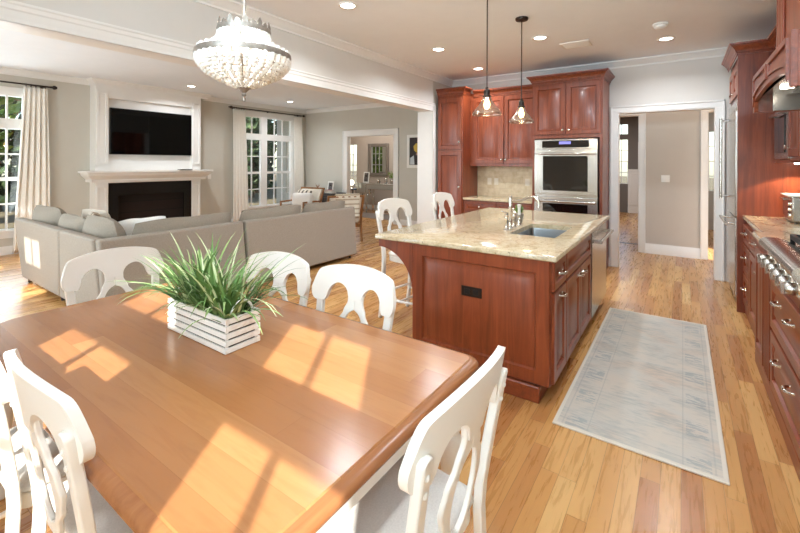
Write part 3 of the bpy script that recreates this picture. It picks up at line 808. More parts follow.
def make_chair(name, label, cat, group, sw=0.235, sh=0.46, zt=0.982, W=0.278, stool=False):
    t = thing(name, label, cat, (0, 0, 0), 0, group)
    k = sh / 0.46
    py = lambda z: 0.195 + (0.085 * max(0, (z - sh) / 0.52) ** 1.15 if z > sh else 0.05 * ((sh - z) / sh) ** 2)
    # seat: thick pad with rounded edge, wider in front
    def seat_ring(ins, z):
        return [(x * (1.04 if y < 0 else 0.92), y, z) for x, y in rrect(-sw + ins, sw - ins, -0.225 + ins, 0.19 - ins, [0.05] * 4, 5)]
    obj('seat_frame', MB().loops([seat_ring(0.02, sh - 0.075), seat_ring(0.008, sh - 0.07), seat_ring(0.008, sh - 0.02)]), M['chair'], t, bevel=0.004)
    obj('seat', MB().loops([seat_ring(0.012, sh - 0.019), seat_ring(0.0, sh - 0.008), seat_ring(0.002, sh + 0.008), seat_ring(0.025, sh + 0.026), seat_ring(0.09, sh + 0.034)]), M['seat'] if not stool else M['chair'], t, smooth=80)
    r = rail_mb(W, zt, 0.116, 0.072, 0.100, 0.20, 0.026, 0.045, 0.0)
    r.v = [(x, y + py(z) - 0.026, z) for x, y, z in r.v]
    obj('top_rail', r, M['chair'], t, bevel=0.006, seg=2, smooth=50)
    za, zb = sh + 0.015, zt - 0.13
    sp = splat_mb(za, zb, 0.016, 0, 0, [0.045, 0.06, 0.10, 0.118, 0.105, 0.072, 0.05, 0.052], (za + (zb - za) * 0.42, (zb - za) * 0.32, 0.070))
    sp.v = [(x, y + py(z) - 0.024 + 0.042 * (1 - (x / 0.28) ** 2), z) for x, y, z in sp.v]
    obj('splat', sp, M['chair'], t, bevel=0.004)
    for s in (-1, 1):
        zs = [0, 0.15 * k, 0.3 * k, sh - 0.03, sh + 0.05, sh + 0.15, sh + 0.25, zt - 0.145, zt - 0.118, zt - 0.105]
        ls = []
        for i, z in enumerate(zs):
            w = 0.021 if z > sh - 0.05 else 0.017 + 0.004 * z / sh
            if i == len(zs) - 1: w = 0.010
            xc = s * (0.212 + 0.028 * max(0, z - sh) / 0.4); y = py(z); d = 0.015
            ls.append([(xc - w, y - d, z), (xc + w, y - d, z), (xc + w, y + d, z), (xc - w, y + d, z)])
        obj('rear_post', MB().loops(ls), M['chair'], t, bevel=0.005)
        for z in (zt - 0.155, zt - 0.20):
            obj('screw_cap', MB().lathe([(0.009, 0.0), (0.009, 0.003), (0.005, 0.006)], (s * (0.212 + 0.028 * (z - sh) / 0.4), py(z) + 0.014, z), 12, 'y'), M['chair'], t)
        lx, ly = s * (sw - 0.035), -0.185
        lg = MB().lathe([(0.013, 0), (0.019, 0.02 * k), (0.014, 0.05 * k), (0.017, 0.10 * k), (0.025, 0.24 * k), (0.027, 0.30 * k), (0.018, 0.325 * k), (0.026, 0.34 * k), (0.020, 0.36 * k)], (lx, ly, 0), 16)
        lg.box(lx - 0.024, lx + 0.024, ly - 0.024, ly + 0.024, 0.36 * k, sh - 0.02)
        obj('front_leg', lg, M['chair'], t)
        hz = 0.15 * k
        obj('stretcher', MB().tube([(lx, ly, hz), (s * 0.205, 0.0, hz), (s * 0.212, py(hz), hz)], [0.010, 0.014, 0.010], 10), M['chair'], t)
    obj('stretcher', MB().tube([(-0.205, 0.0, 0.15 * k), (0, 0.0, 0.15 * k), (0.205, 0.0, 0.15 * k)], [0.010, 0.014, 0.010], 10), M['chair'], t)
    if stool:
        obj('foot_rail', MB().box(-sw + 0.05, sw - 0.05, -0.197, -0.173, 0.19 * k, 0.235 * k), M['chair'], t, bevel=0.004)
        obj('stretcher', MB().tube([(-0.212, py(0.25), 0.25), (0, py(0.25), 0.25), (0.212, py(0.25), 0.25)], [0.010, 0.014, 0.010], 10), M['chair'], t)
    return t
CG = 'white dining chairs around the table'
ch = make_chair('dining_chair', 'white chair at the right end of the table, grey seat in view', 'chair', CG)
ch.location = (-0.735, 1.03, 0); ch.rotation_euler = (0, 0, -PI / 2)
dup(ch, (-1.42, 1.385, 0), 0.0, 'white chair on the far side of the table, the one nearest the island', CG)
dup(ch, (-1.995, 1.36, 0), 0.03, 'white chair on the far side of the table, right behind the planter', CG)
dup(ch, (-2.68, 1.10, 0), PI / 2, 'white chair at the left end of the table, in front of the sofa', CG)
dup(ch, (-1.475, 0.622, 0), PI, 'white chair on the near side of the table, its back closest to the camera', CG)
dup(ch, (-1.975, 0.575, 0), PI, 'white chair on the near side of the table, cut by the left frame edge', CG)
SG = 'white counter stools at the island'
st = make_chair('counter_stool', 'white counter stool at the island corner nearer the dining table', 'stool', SG, 0.20, 0.64, 1.165, 0.255, True)
st.location = (-2.20, 3.42, 0); st.rotation_euler = (0, 0, PI / 2 - 0.1)
dup(st, (-2.22, 4.52, 0), PI / 2, 'white counter stool at the island nearer the pantry cabinet', SG)

# ------------------------------------------------------------------ planter crate and its grass
cr = thing('planter_crate', 'white slatted wooden crate planter on the dining table', 'planter', (-1.735, 1.035, 0.7605), 0.0)
hx, hy, sl = 0.232, 0.078, 0.0215
for nm, sg in (('front', -1), ('rear', 1)):
    mb = MB()
    for k in range(5): mb.box(-hx, hx, sg * hy - 0.004, sg * hy + 0.004, 0.002 + k * 0.0292, 0.002 + k * 0.0292 + sl)
    obj('long_side', mb, M['crate'], cr, bevel=0.0012)
for sg in (-1, 1):
    mb = MB()
    for k in range(5): mb.box(sg * (hx - 0.004) - 0.004, sg * (hx - 0.004) + 0.004, -hy + 0.0045, hy - 0.0045, 0.002 + k * 0.0292, 0.002 + k * 0.0292 + sl)
    obj('end_panel', mb, M['crate'], cr, bevel=0.0012)
    obj('handle', MB().tube([(sg * (hx - 0.012), 0.052 * math.cos(a), 0.132 + 0.064 * math.sin(a)) for a in (PI * j / 14 for j in range(15))], 0.0055, 8), M['crate'], cr)
    for s2 in (-1, 1):
        obj('corner_post', MB().box(sg * (hx - 0.0085) - 0.009 * (sg > 0), sg * (hx - 0.0085) + 0.009 * (sg < 0), s2 * (hy - 0.0045) - 0.010 * (s2 > 0), s2 * (hy - 0.0045) + 0.010 * (s2 < 0), 0, 0.138), M['crate'], cr)
obj('floor_board', MB().box(-hx + 0.009, hx - 0.009, -hy + 0.006, hy - 0.006, 0, 0.008), M['crate'], cr)
gp = thing('potted_grass', 'leafy green ornamental grass growing out of the white crate', 'plant', (-1.735, 1.035, 0.7695))
obj('soil', MB().box(-hx + 0.010, hx - 0.010, -hy + 0.0155, hy - 0.0155, 0.0, 0.105), M['soil'], gp, bevel=0.004)
def blades(n, lmin, lmax, wid, xr):
    mb = MB()
    for k in range(n):
        bx, by = random.uniform(*xr), random.uniform(-0.055, 0.055)
        a = math.atan2(by * 3 + random.gauss(0, 0.07), bx * 0.9 + random.gauss(0, 0.10)) + random.gauss(0, 0.35)
        l = random.uniform(lmin, lmax); lean = random.uniform(0.1, 0.75) + 0.3 * abs(bx) / hx; droop = random.uniform(0.5, 2.5)
        dv = Vector((math.cos(a), math.sin(a), 0)); sd = Vector((-math.sin(a), math.cos(a), 0)); p = Vector((bx, by, 0.09)); w = wid * random.uniform(0.6, 1.2)
        N = 9; ls = []; ang = lean
        for j in range(N):
            f = j / (N - 1); ww = w * (1 - f ** 2.2) + 0.0004
            nrm = (dv * math.cos(ang) * -1 + Vector((0, 0, 1)) * math.sin(ang))
            ls.append([p - sd * ww, p + nrm * (-0.0012 * (1 - f)), p + sd * ww])
            p = p + (dv * math.sin(ang) + Vector((0, 0, 1)) * math.cos(ang)) * (l / (N - 1)); ang += droop * (0.2 + f) / (N - 1) * 1.3
            if p.z < 0.012: p.z = 0.012
        vs = [q for x in ls for q in x]; fs = []
        for j in range(N - 1):
            for c in (0, 1): fs.append((j * 3 + c, j * 3 + c + 1, j * 3 + c + 4, j * 3 + c + 3))
        mb.add(vs, fs)
    return mb
obj('grass_blades', blades(260, 0.19, 0.37, 0.0085, (-0.19, 0.19)), M['blade'], gp, smooth=80)
obj('pale_grass_blades', blades(56, 0.25, 0.45, 0.006, (-0.20, 0.20)), M['blade_pale'], gp, smooth=80, label='pale cream-green blades')

# ------------------------------------------------------------------ chandelier
cx, cy, cz0 = -1.50, 1.03, 1.786
cd = thing('chandelier', 'crystal bead basket chandelier with pewter bands hanging above the dining table', 'chandelier', (cx, cy, cz0))
R, zr, rt, zt_ = 0.182, 0.188, 0.099, 0.292
def band(r, z, h, th=0.006):
    return MB().lathe([(r, z - h / 2), (r + th, z - h / 2), (r + th + 0.002, z), (r + th, z + h / 2), (r, z + h / 2)], (0, 0, 0), 56, 'z', False, False)
obj('main_band', band(R, zr, 0.022), M['pewter'], cd)
tbm = band(rt, zt_, 0.02)
for k in range(22):
    a = 2 * PI * k / 22; e = Vector((-math.sin(a), math.cos(a), 0)); c = Vector((math.cos(a), math.sin(a), 0)) * (rt + 0.004)
    hh = 0.030 if k % 2 == 0 else 0.018
    o_ = [(-0.008, 0), (-0.011, hh * .45), (-0.006, hh * .75), (0, hh), (0.006, hh * .75), (0.011, hh * .45), (0.008, 0)]
    tbm.prism(o_, lambda u, v, w, c=c, e=e: c * (1 + w) + e * u + Vector((0, 0, zt_ + 0.008 + v)), -0.012, 0.012)
obj('crown_band', tbm, M['pewter'], cd)
bd = MB(); wires = MB()
def bead(p, r):
    bd.lathe([(r * 0.35, -r * 0.92), (r * 0.85, -r * 0.5), (r, 0), (r * 0.85, r * 0.5), (r * 0.35, r * 0.92)], p, 8)
def strand_profile(f):     # bowl from the main band to the bottom
    T = ((0.0, 0.985, 0.93), (0.2, 0.955, 0.79), (0.4, 0.80, 0.62), (0.6, 0.58, 0.50), (0.8, 0.33, 0.385), (1.0, 0.13, 0.29))
    i = min(4, int(f * 5)); g = f * 5 - i
    return R * (T[i][1] + (T[i + 1][1] - T[i][1]) * g), zr * (T[i][2] + (T[i + 1][2] - T[i][2]) * g)
rows = 13
for i in range(rows):
    r, z = strand_profile((i + 0.3) / rows)
    n = 34 if i < 5 else (26 if i < 9 else 16)
    br = min(0.0125 - 0.0003 * i, PI * r / n * 0.93)
    for k in range(n):
        a = 2 * PI * (k + 0.5 * (i % 2) * 0) / n
        bead((r * math.cos(a), r * math.sin(a), z), br)
for i in range(7):
    f = i / 6.0; r = R * 0.96 + (rt - R * 0.96) * (1 - (1 - f) ** 2.3); z = zr + 0.018 + (zt_ - zr - 0.034) * f
    n = 30
    for k in range(n):
        a = 2 * PI * k / n; bead((r * math.cos(a), r * math.sin(a), z), min(0.0095, PI * r / n * 0.9))
obj('bead_strands', bd, M['crystal'], cd, smooth=0, kind='stuff')
for k in range(17):
    a = 2 * PI * k / 17 + 0.09
    wires.tube([(strand_profile(f / 8)[0] * math.cos(a), strand_profile(f / 8)[0] * math.sin(a), strand_profile(f / 8)[1]) for f in range(9)], 0.0016, 5)
for i in (3, 5, 7, 9):
    r, z = strand_profile(i / rows); wires.tube([(r * math.cos(q), r * math.sin(q), z) for q in (2 * PI * j / 40 for j in range(40))], 0.0022, 5, closed=True)
obj('wire_frame', wires, M['pewter'], cd)
obj('finial', MB().lathe([(0.004, 0.0), (0.007, 0.012), (0.004, 0.02), (0.009, 0.028), (0.006, 0.036), (0.016, 0.046), (0.026, 0.056), (0.028, 0.064), (0.010, 0.07)], (0, 0, 0), 20), M['pewter'], cd)
obj('stem', MB().cyl((0, 0, 0.066), (0, 0, 0.50), 0.007, n=10), M['pewter'], cd)
for k in range(6):
    a = 2 * PI * k / 6 + 0.3; ca, sa = math.cos(a), math.sin(a)
    obj('arm', MB().tube([(0, 0, zr - 0.10), (0.035 * ca, 0.035 * sa, zr - 0.12), (0.08 * ca, 0.08 * sa, zr - 0.09), (0.09 * ca, 0.09 * sa, zr - 0.06)], 0.005, 7).cyl((0.09 * ca, 0.09 * sa, zr - 0.065), (0.09 * ca, 0.09 * sa, zr - 0.01), 0.011, n=10), M['pewter'], cd)
    obj('bulb', MB().lathe([(0.006, 0), (0.015, 0.014), (0.016, 0.024), (0.008, 0.042), (0.002, 0.052)], (0.09 * ca, 0.09 * sa, zr - 0.012), 12), M['bulb_white'], cd)
lk = MB()
for k in range(22):
    z = 0.50 + k * 0.034
    pts = [((0.010 * math.cos(q), 0, 0.022 * math.sin(q)) if k % 2 else (0, 0.010 * math.cos(q), 0.022 * math.sin(q))) for q in (2 * PI * j / 12 for j in range(12))]
    lk.tube([(x, y, z_ + z) for x, y, z_ in pts], 0.0028, 5, closed=True)
obj('chain', lk, M['pewter'], cd)
obj('canopy', MB().lathe([(0.012, 1.215), (0.055, 1.235), (0.062, 1.262)], (0, 0, 0), 24), M['pewter'], cd)
pl = bpy.data.lights.new('chandelier_lamp', 'POINT'); pl.energy = 7; pl.color = (1, 0.95, 0.88); pl.shadow_soft_size = 0.06
po = bpy.data.objects.new('chandelier_lamp', pl); COL.objects.link(po); po.parent = cd; po.location = (0, 0, zr + 0.02)

for k in range(3):  # bulbs and sockets added inside the crown to go with the upward fill
    a = 2 * PI * k / 3; obj('added_bulb', MB().lathe([(0.006, 0), (0.014, 0.012), (0.015, 0.022), (0.008, 0.040), (0.002, 0.048)], (0.045 * math.cos(a), 0.045 * math.sin(a), zt_ - 0.055), 12), M['bulb_white'], cd)
    obj('added_socket', MB().tube([(0, 0, zt_ - 0.09), (0.045 * math.cos(a), 0.045 * math.sin(a), zt_ - 0.08), (0.045 * math.cos(a), 0.045 * math.sin(a), zt_ - 0.055)], 0.007, 8), M['pewter'], cd)
pl = bpy.data.lights.new('chandelier_upfill', 'POINT'); pl.energy = 19; pl.color = (0.95, 0.97, 1.0); pl.shadow_soft_size = 0.03  # added fill lamp that brightens the ceiling above the chandelier
po = bpy.data.objects.new('chandelier_upfill', pl); COL.objects.link(po); po.parent = cd; po.location = (0, 0, zt_ + 0.015)

# ------------------------------------------------------------------ downlights, pendants, ceiling fittings
def downlight(x, y, label, power=20, z=H):
    t = thing('downlight', label, 'ceiling light', (x, y, z), 0, 'recessed ceiling lights')
    obj('trim_ring', MB().lathe([(0.068, 0.0), (0.095, 0.0), (0.095, -0.004), (0.088, -0.009), (0.070, -0.006)], (0, 0, 0), 32, 'z', False, False), M['white'], t)
    obj('lens', MB().lathe([(0.069, -0.002), (0.06, -0.005), (0.03, -0.0065)], (0, 0, 0), 32, 'z', False, True), M['lamp_disc'], t)
    d = bpy.data.lights.new('downlight_lamp', 'AREA'); d.shape = 'DISK'; d.size = 0.13; d.energy = power; d.color = (0.90, 0.95, 1.0); d.spread = math.radians(150)
    o = bpy.data.objects.new('downlight_lamp', d); COL.objects.link(o); o.parent = t; o.location = (0, 0, -0.02)
    return t
downlight(-2.664, 2.96, 'recessed ceiling light right of the chandelier, nearest the camera')
downlight(-2.686, 4.781, 'recessed ceiling light in line between the chandelier and the pantry cabinet')
downlight(-2.704, 6.117, 'recessed ceiling light in front of the pantry cabinet, left of the pendants')
downlight(-0.167, 5.90, 'recessed ceiling light beside the smoke detector')
downlight(-8.11, 4.37, 'recessed ceiling light in front of the television')
downlight(-8.10, 6.87, 'recessed ceiling light in front of the curtained window')
downlight(-1.42, 5.02, 'recessed ceiling light behind the right pendant, beside the air vent')

def pendant(x, y, zb, label):
    t = thing('pendant_light', label, 'pendant light', (x, y, zb), 0, 'glass pendants above the island')
    obj('shade', MB().lathe([(0.122, 0.0), (0.126, 0.014), (0.118, 0.03), (0.085, 0.072), (0.050, 0.118), (0.036, 0.150), (0.034, 0.165)], (0, 0, 0), 36, 'z', False, False), M['shade_glass'], t, solid=0.004, smooth=80)
    obj('shade_rib', MB().tube([(0.125 * math.cos(q), 0.125 * math.sin(q), 0.010) for q in (2 * PI * j / 40 for j in range(40))], 0.004, 6, closed=True).tube([(0.104 * math.cos(q), 0.104 * math.sin(q), 0.050) for q in (2 * PI * j / 40 for j in range(40))], 0.002, 6, closed=True), M['shade_glass'], t)
    obj('socket', MB().lathe([(0.036, 0.155), (0.038, 0.172), (0.028, 0.178), (0.026, 0.222), (0.016, 0.232), (0.012, 0.25)], (0, 0, 0), 24), M['bronze'], t)
    obj('bulb', MB().lathe([(0.003, 0.055), (0.020, 0.066), (0.028, 0.09), (0.024, 0.115), (0.013, 0.140), (0.012, 0.16)], (0, 0, 0), 18), M['bulb'], t)
    obj('rod', MB().cyl((0, 0, 0.24), (0, 0, H - zb - 0.022), 0.0055, n=8), M['bronze'], t)
    obj('canopy', MB().lathe([(0.012, H - zb - 0.032), (0.060, H - zb - 0.026), (0.065, H - zb - 0.018), (0.065, H - zb - 0.002)], (0, 0, 0), 28), M['bronze'], t)
    d = bpy.data.lights.new('pendant_lamp', 'POINT'); d.energy = 4; d.color = (1, 0.78, 0.5); d.shadow_soft_size = 0.03
    o = bpy.data.objects.new('pendant_lamp', d); COL.objects.link(o); o.parent = t; o.location = (0, 0, 0.03)
pendant(-1.42, 3.40, 1.955, 'glass cone pendant light on the left, nearer the camera')
pendant(-1.385, 4.23, 1.955, 'glass cone pendant light on the right, its dark ceiling canopy in view')
vt = thing('ceiling_vent', 'white rectangular air vent on the kitchen ceiling', 'vent', (-1.12, 5.55, H))
obj('frame', MB().box(-0.17, 0.17, -0.14, -0.11, -0.012, 0).box(-0.17, 0.17, 0.11, 0.14, -0.012, 0).box(-0.17, -0.14, -0.11, 0.11, -0.012, 0).box(0.14, 0.17, -0.11, 0.11, -0.012, 0), M['white'], vt, bevel=0.003)
obj('duct_shade', MB().box(-0.14, 0.14, -0.11, 0.11, -0.002, -0.0005), M['black'], vt)  # flat black sheet, stands for the shade behind the louvers
lv = MB()
for k in range(8): lv.loops([[(-0.14, -0.10 + k * 0.027 + a, z) for a, z in ((0, -0.003), (0.003, -0.003), (0.017, -0.013), (0.014, -0.013))], [(0.14, -0.10 + k * 0.027 + a, z) for a, z in ((0, -0.003), (0.003, -0.003), (0.017, -0.013), (0.014, -0.013))]])
obj('louvers', lv, M['white'], vt)
sd = thing('smoke_detector', 'round white smoke detector on the kitchen ceiling above the doorway', 'smoke detector', (-0.20, 5.25, H))
obj('base', MB().lathe([(0.075, 0), (0.078, -0.014), (0.070, -0.020)], (0, 0, 0), 32), M['white'], sd)
obj('cover', MB().lathe([(0.062, -0.018), (0.060, -0.038), (0.045, -0.050), (0.012, -0.054)], (0, 0, 0), 32), M['white'], sd)

# ------------------------------------------------------------------ back wall cabinets
CROWN = [(0, -0.115), (0.010, -0.115), (0.010, -0.095), (0.020, -0.088), (0.022, -0.075), (0.030, -0.06), (0.052, -0.034), (0.062, -0.030), (0.062, -0.022), (0.074, -0.016), (0.076, 0.0), (0, 0)]
def crown(parent, path, z, mat=None):
    return obj('crown', MB().sweep(path, [(o, z + q) for o, q in CROWN]), mat or M['cherry_h'], parent, smooth=25)
def door(parent, o, u, n, w, h, knob_at=None, name='door', mat=None):
    d = obj(name, panel(MB(), o, u, (0, 0, 1), n, w, h), mat or M['cherry'], parent)
    if knob_at: knob((o[0] + u[0] * knob_at[0] + n[0] * 0.02, o[1] + u[1] * knob_at[0] + n[1] * 0.02, o[2] + knob_at[1]), n, d)
    return d
NY, UX = (0, -1, 0), (1, 0, 0)
pc = thing('pantry_cabinet', 'tall cherry pantry cabinet beside the white column', 'cabinet', (0, 0, 0))
obj('body', MB().box(-3.50, -3.02, 6.22, 6.825, 0.0, 2.74), M['cherry'], pc, bevel=0.003)
door(pc, (-3.485, 6.22, 1.765), UX, NY, 0.45, 0.86, (0.41, 0.12)); door(pc, (-3.485, 6.22, 0.13), UX, NY, 0.45, 1.60, (0.41, 1.0))
crown(pc, [(-3.02, 6.82), (-3.02, 6.22), (-3.50, 6.22)][::-1][0:0] or [(-3.50, 6.22), (-3.02, 6.22), (-3.02, 6.45)][::-1], 2.80)
uc = thing('upper_cabinet', 'two-door cherry wall cabinet between the pantry and the oven tower', 'cabinet', (0, 0, 0))
obj('body', MB().box(-3.018, -1.872, 6.50, 6.825, 1.48, 2.72), M['cherry'], uc, bevel=0.003)
door(uc, (-2.945, 6.50, 1.53), UX, NY, 0.53, 1.10, (0.50, 0.06)); door(uc, (-2.405, 6.50, 1.53), UX, NY, 0.53, 1.10, (0.03, 0.06))
crown(uc, [(-1.872, 6.50), (-2.945, 6.50)], 2.77)
bc = thing('base_cabinet', 'low cherry cabinet under the granite counter by the ovens', 'cabinet', (0, 0, 0))
obj('body', MB().box(-3.018, -1.872, 6.25, 6.825, 0.0, 0.92), M['cherry'], bc, bevel=0.003)
for k in range(2):
    x = -2.99 + k * 0.565
    dr = obj('drawer', panel(MB(), (x, 6.25, 0.74), UX, (0, 0, 1), NY, 0.545, 0.16), M['cherry_h'], bc); knob((x + 0.27, 6.23, 0.82), NY, dr)
    door(bc, (x, 6.25, 0.12), UX, NY, 0.545, 0.60, (0.5 if k == 0 else 0.04, 0.54))
tag(obj('countertop', MB().box(-3.018, -1.872, 6.215, 6.825, 0.921, 0.957), M['granite'], bevel=0.006), 'granite counter between the pantry and the oven tower', 'countertop')
struct('backsplash', MB().box(-3.015, -1.875, 6.815, 6.83, 0.958, 1.48), M['travertine'])
for x, l in ((-2.79, 'leftmost of the three almond outlet plates on the tile backsplash'), (-2.665, 'middle one of the three almond outlet plates on the tile backsplash'), (-2.125, 'almond outlet plate on the backsplash nearest the ovens')):
    t = thing('outlet', l, 'outlet', (x, 6.815, 1.215), 0, 'outlets on the back wall tile')
    obj('plate', MB().box(-0.037, 0.037, -0.006, 0, -0.058, 0.058), M['almond'], t, bevel=0.002)
    for z in (-0.024, 0.024): obj('socket', MB().box(-0.016, 0.016, -0.009, -0.006, z - 0.014, z + 0.014), M['almond'], t, bevel=0.002)
ot = thing('oven_cabinet', 'tall cherry cabinet housing the double oven', 'cabinet', (0, 0, 0))
ob = MB().box(-1.865, -1.83, 6.22, 6.825, 0.0, 2.76).box(-0.945, -0.905, 6.22, 6.825, 0.0, 2.76).box(-1.83, -0.945, 6.22, 6.825, 1.90, 2.76).box(-1.83, -0.945, 6.22, 6.825, 0.0, 0.36).box(-1.83, -0.945, 6.79, 6.825, 0.36, 1.90)
obj('body', ob, M['cherry'], ot)
door(ot, (-1.845, 6.22, 1.955), UX, NY, 0.455, 0.73, (0.42, 0.06)); door(ot, (-1.380, 6.22, 1.955), UX, NY, 0.455, 0.73, (0.035, 0.06))
door(ot, (-1.845, 6.22, 0.10), UX, NY, 0.92, 0.25, None, 'drawer', M['cherry_h'])
crown(ot, [(-0.905, 6.82), (-0.905, 6.22), (-1.865, 6.22), (-1.865, 6.42)], 2.83)
ov = thing('double_oven', 'stainless double wall oven in the tall cherry cabinet', 'oven', (-1.3875, 6.20, 0))
obj('chassis', MB().box(-0.43, 0.43, -0.01, 0.55, 0.37, 1.885), M['steel'], ov, bevel=0.003)
cp = obj('control_panel', MB().box(-0.43, 0.43, -0.035, -0.0105, 1.745, 1.88), M['steel'], ov, bevel=0.004)
obj('panel_glass', MB().box(-0.32, 0.32, -0.038, -0.034, 1.762, 1.862), M['oven_glass'], cp); obj('display', MB().box(-0.08, 0.08, -0.040, -0.0375, 1.81, 1.85), M['display'], cp)
for z0, z1 in ((1.085, 1.735), (0.40, 1.05)):
    d = obj('oven_door', MB().box(-0.43, 0.43, -0.045, -0.0105, z0, z1), M['steel'], ov, bevel=0.005)
    obj('oven_window', MB().box(-0.305, 0.305, -0.049, -0.044, z0 + 0.055, z1 - 0.095), M['oven_glass'], d, bevel=0.002)
    obj('handle', MB().cyl((-0.41, -0.10, z1 - 0.06), (0.41, -0.10, z1 - 0.06), 0.015, n=14).cyl((-0.36, -0.045, z1 - 0.06), (-0.36, -0.10, z1 - 0.06), 0.011, n=10).cyl((0.36, -0.045, z1 - 0.06), (0.36, -0.10, z1 - 0.06), 0.011, n=10), M['steel'], d)

# ------------------------------------------------------------------ island
IR = math.radians(0.6)
IC = (-0.64, 2.64)
def isl(name, label, cat): return thing(name, label, cat, (IC[0], IC[1], 0), IR)
# local frame: x to the right (0 = counter's right edge), y away from the camera (0 = counter's near edge)
ii = isl('kitchen_island', 'cherry island cabinet with raised end panel and aisle-side doors', 'island')
ZC = 0.917
obj('body', MB().box(-1.075, -0.045, 0.045, 1.415, 0.11, 0.70).box(-1.075, -0.045, 0.045, 0.52, 0.70, ZC).box(-1.075, -0.62, 0.52, 1.415, 0.70, ZC).box(-0.065, -0.045, 0.52, 1.415, 0.70, ZC)
    .box(-1.075, -0.66, 1.415, 2.36, 0.11, ZC).box(-0.66, -0.10, 2.34, 2.36, 0.11, ZC), M['cherry'], ii, bevel=0.002)
obj('plinth', MB().box(-1.05, -0.105, 0.01, 0.046, 0, 0.105).box(-1.05, -0.105, 0.046, 2.34, 0, 0.109), M['cherry_h'], ii, bevel=0.008)
obj('end_panel', panel(MB(), (-1.07, 0.045, 0.115), UX, (0, 0, 1), NY, 1.022, 0.80, 0.022, 0.085), M['cherry'], ii)
# curved corbel under the seating overhang
def corbel(y):
    out = [(-1.075, 0.915), (-1.40, 0.915), (-1.40, 0.855)] + [(-1.40 + 0.325 * math.sin(a), 0.53 + 0.325 * math.cos(a)) for a in (PI / 2 * k / 10 for k in range(1, 10))] + [(-1.075, 0.53), ]
    obj('corbel', MB().prism(out, lambda u, v, w: (u, w, v), y, y + 0.045), M['cherry'], ii, bevel=0.004)
corbel(0.03); corbel(1.15); corbel(2.30)
NX, UY = (1, 0, 0), (0, 1, 0)
for y0, w in ((0.06, 0.34),):
    d = obj('drawer', panel(MB(), (-0.045, y0, 0.715), UY, (0, 0, 1), NX, w, 0.185), M['cherry_h'], ii); cup_pull((-0.025, y0 + w / 2, 0.81), NX, d)
    d = obj('door', panel(MB(), (-0.045, y0, 0.125), UY, (0, 0, 1), NX, w, 0.575), M['cherry'], ii); cup_pull((-0.025, y0 + w / 2, 0.66), NX, d, 0.08)
d = obj('drawer', panel(MB(), (-0.045, 0.415, 0.715), UY, (0, 0, 1), NX, 0.985, 0.185), M['cherry_h'], ii)
for k in range(2):
    y0 = 0.415 + k * 0.495
    d = obj('door', panel(MB(), (-0.045, y0, 0.125), UY, (0, 0, 1), NX, 0.49, 0.575), M['cherry'], ii); cup_pull((-0.025, y0 + (0.42 if k == 0 else 0.07), 0.655), NX, d, 0.06)
ol = obj('outlet', MB().box(-0.655, -0.50, -0.003 + 0.021, 0.022, 0.595, 0.665), M['bronze'], ii, bevel=0.003, label='dark bronze outlet plate')
for x in (-0.61, -0.545): obj('socket', MB().box(x - 0.02, x + 0.02, 0.014, 0.019, 0.612, 0.648), M['black'], ol, bevel=0.002)
dw = isl('dishwasher', 'stainless dishwasher at the far end of the island aisle side', 'dishwasher')
obj('front_panel', MB().box(-0.045, -0.018, 1.425, 2.33, 0.12, 0.90), M['steel'], dw, bevel=0.004)
obj('tub', MB().box(-0.655, -0.0455, 1.43, 2.325, 0.112, 0.905), M['steel_dark'], dw)
obj('handle', MB().cyl((0.045, 1.46, 0.815), (0.045, 2.29, 0.815), 0.016, n=14).box(-0.019, 0.055, 1.475, 1.515, 0.800, 0.830).box(-0.019, 0.055, 2.235, 2.275, 0.800, 0.830), M['steel'], dw, bevel=0.003)
ct = isl('countertop', 'cream granite island countertop with undermount sink cut-out', 'countertop')
sx0, sx1, sy0, sy1 = -0.535, -0.165, 0.66, 1.33
cmb = MB()
def ct_ring(x0, x1, y0, y1, ins, z): return [(x, y, z) for x, y in rrect(x0 + ins, x1 - ins, y0 + ins, y1 - ins, [0.012] * 4, 3)]
zt2, zb2 = 0.955, 0.918
outer = [ct_ring(-1.425, 0, 0, 2.45, i, z) for i, z in ((0.004, zb2), (0.0, zb2 + 0.006), (0.0, zt2 - 0.010), (0.003, zt2 - 0.003), (0.010, zt2))]
inner = [ct_ring(sx0, sx1, sy0, sy1, 0, z) for z in (zt2, zb2)]
nn = len(outer[0])
cmb.loops(outer + inner, False, False)          # top face runs from the outer ring to the cut-out
cmb.loops([outer[0], inner[1]], False, False)
obj('slab', cmb, M['granite'], ct, smooth=30)
sk = isl('sink', 'stainless undermount sink in the island', 'sink')
def sk_ring(ins, z): return [(x, y, z) for x, y in rrect(sx0 + ins, sx1 - ins, sy0 + ins, sy1 - ins, [0.03] * 4, 4)]
obj('basin', MB().loops([sk_ring(-0.02, 0.9165), sk_ring(-0.003, 0.9165), sk_ring(0.0, 0.90), sk_ring(0.006, 0.745), sk_ring(0.03, 0.73), sk_ring(0.12, 0.727)], False, True), M['steel_dark'], sk, smooth=50)
obj('drain', MB().lathe([(0.040, 0.7275), (0.040, 0.731), (0.028, 0.7315)], ((sx0 + sx1) / 2, (sy0 + sy1) / 2, 0), 20), M['chrome'], sk)
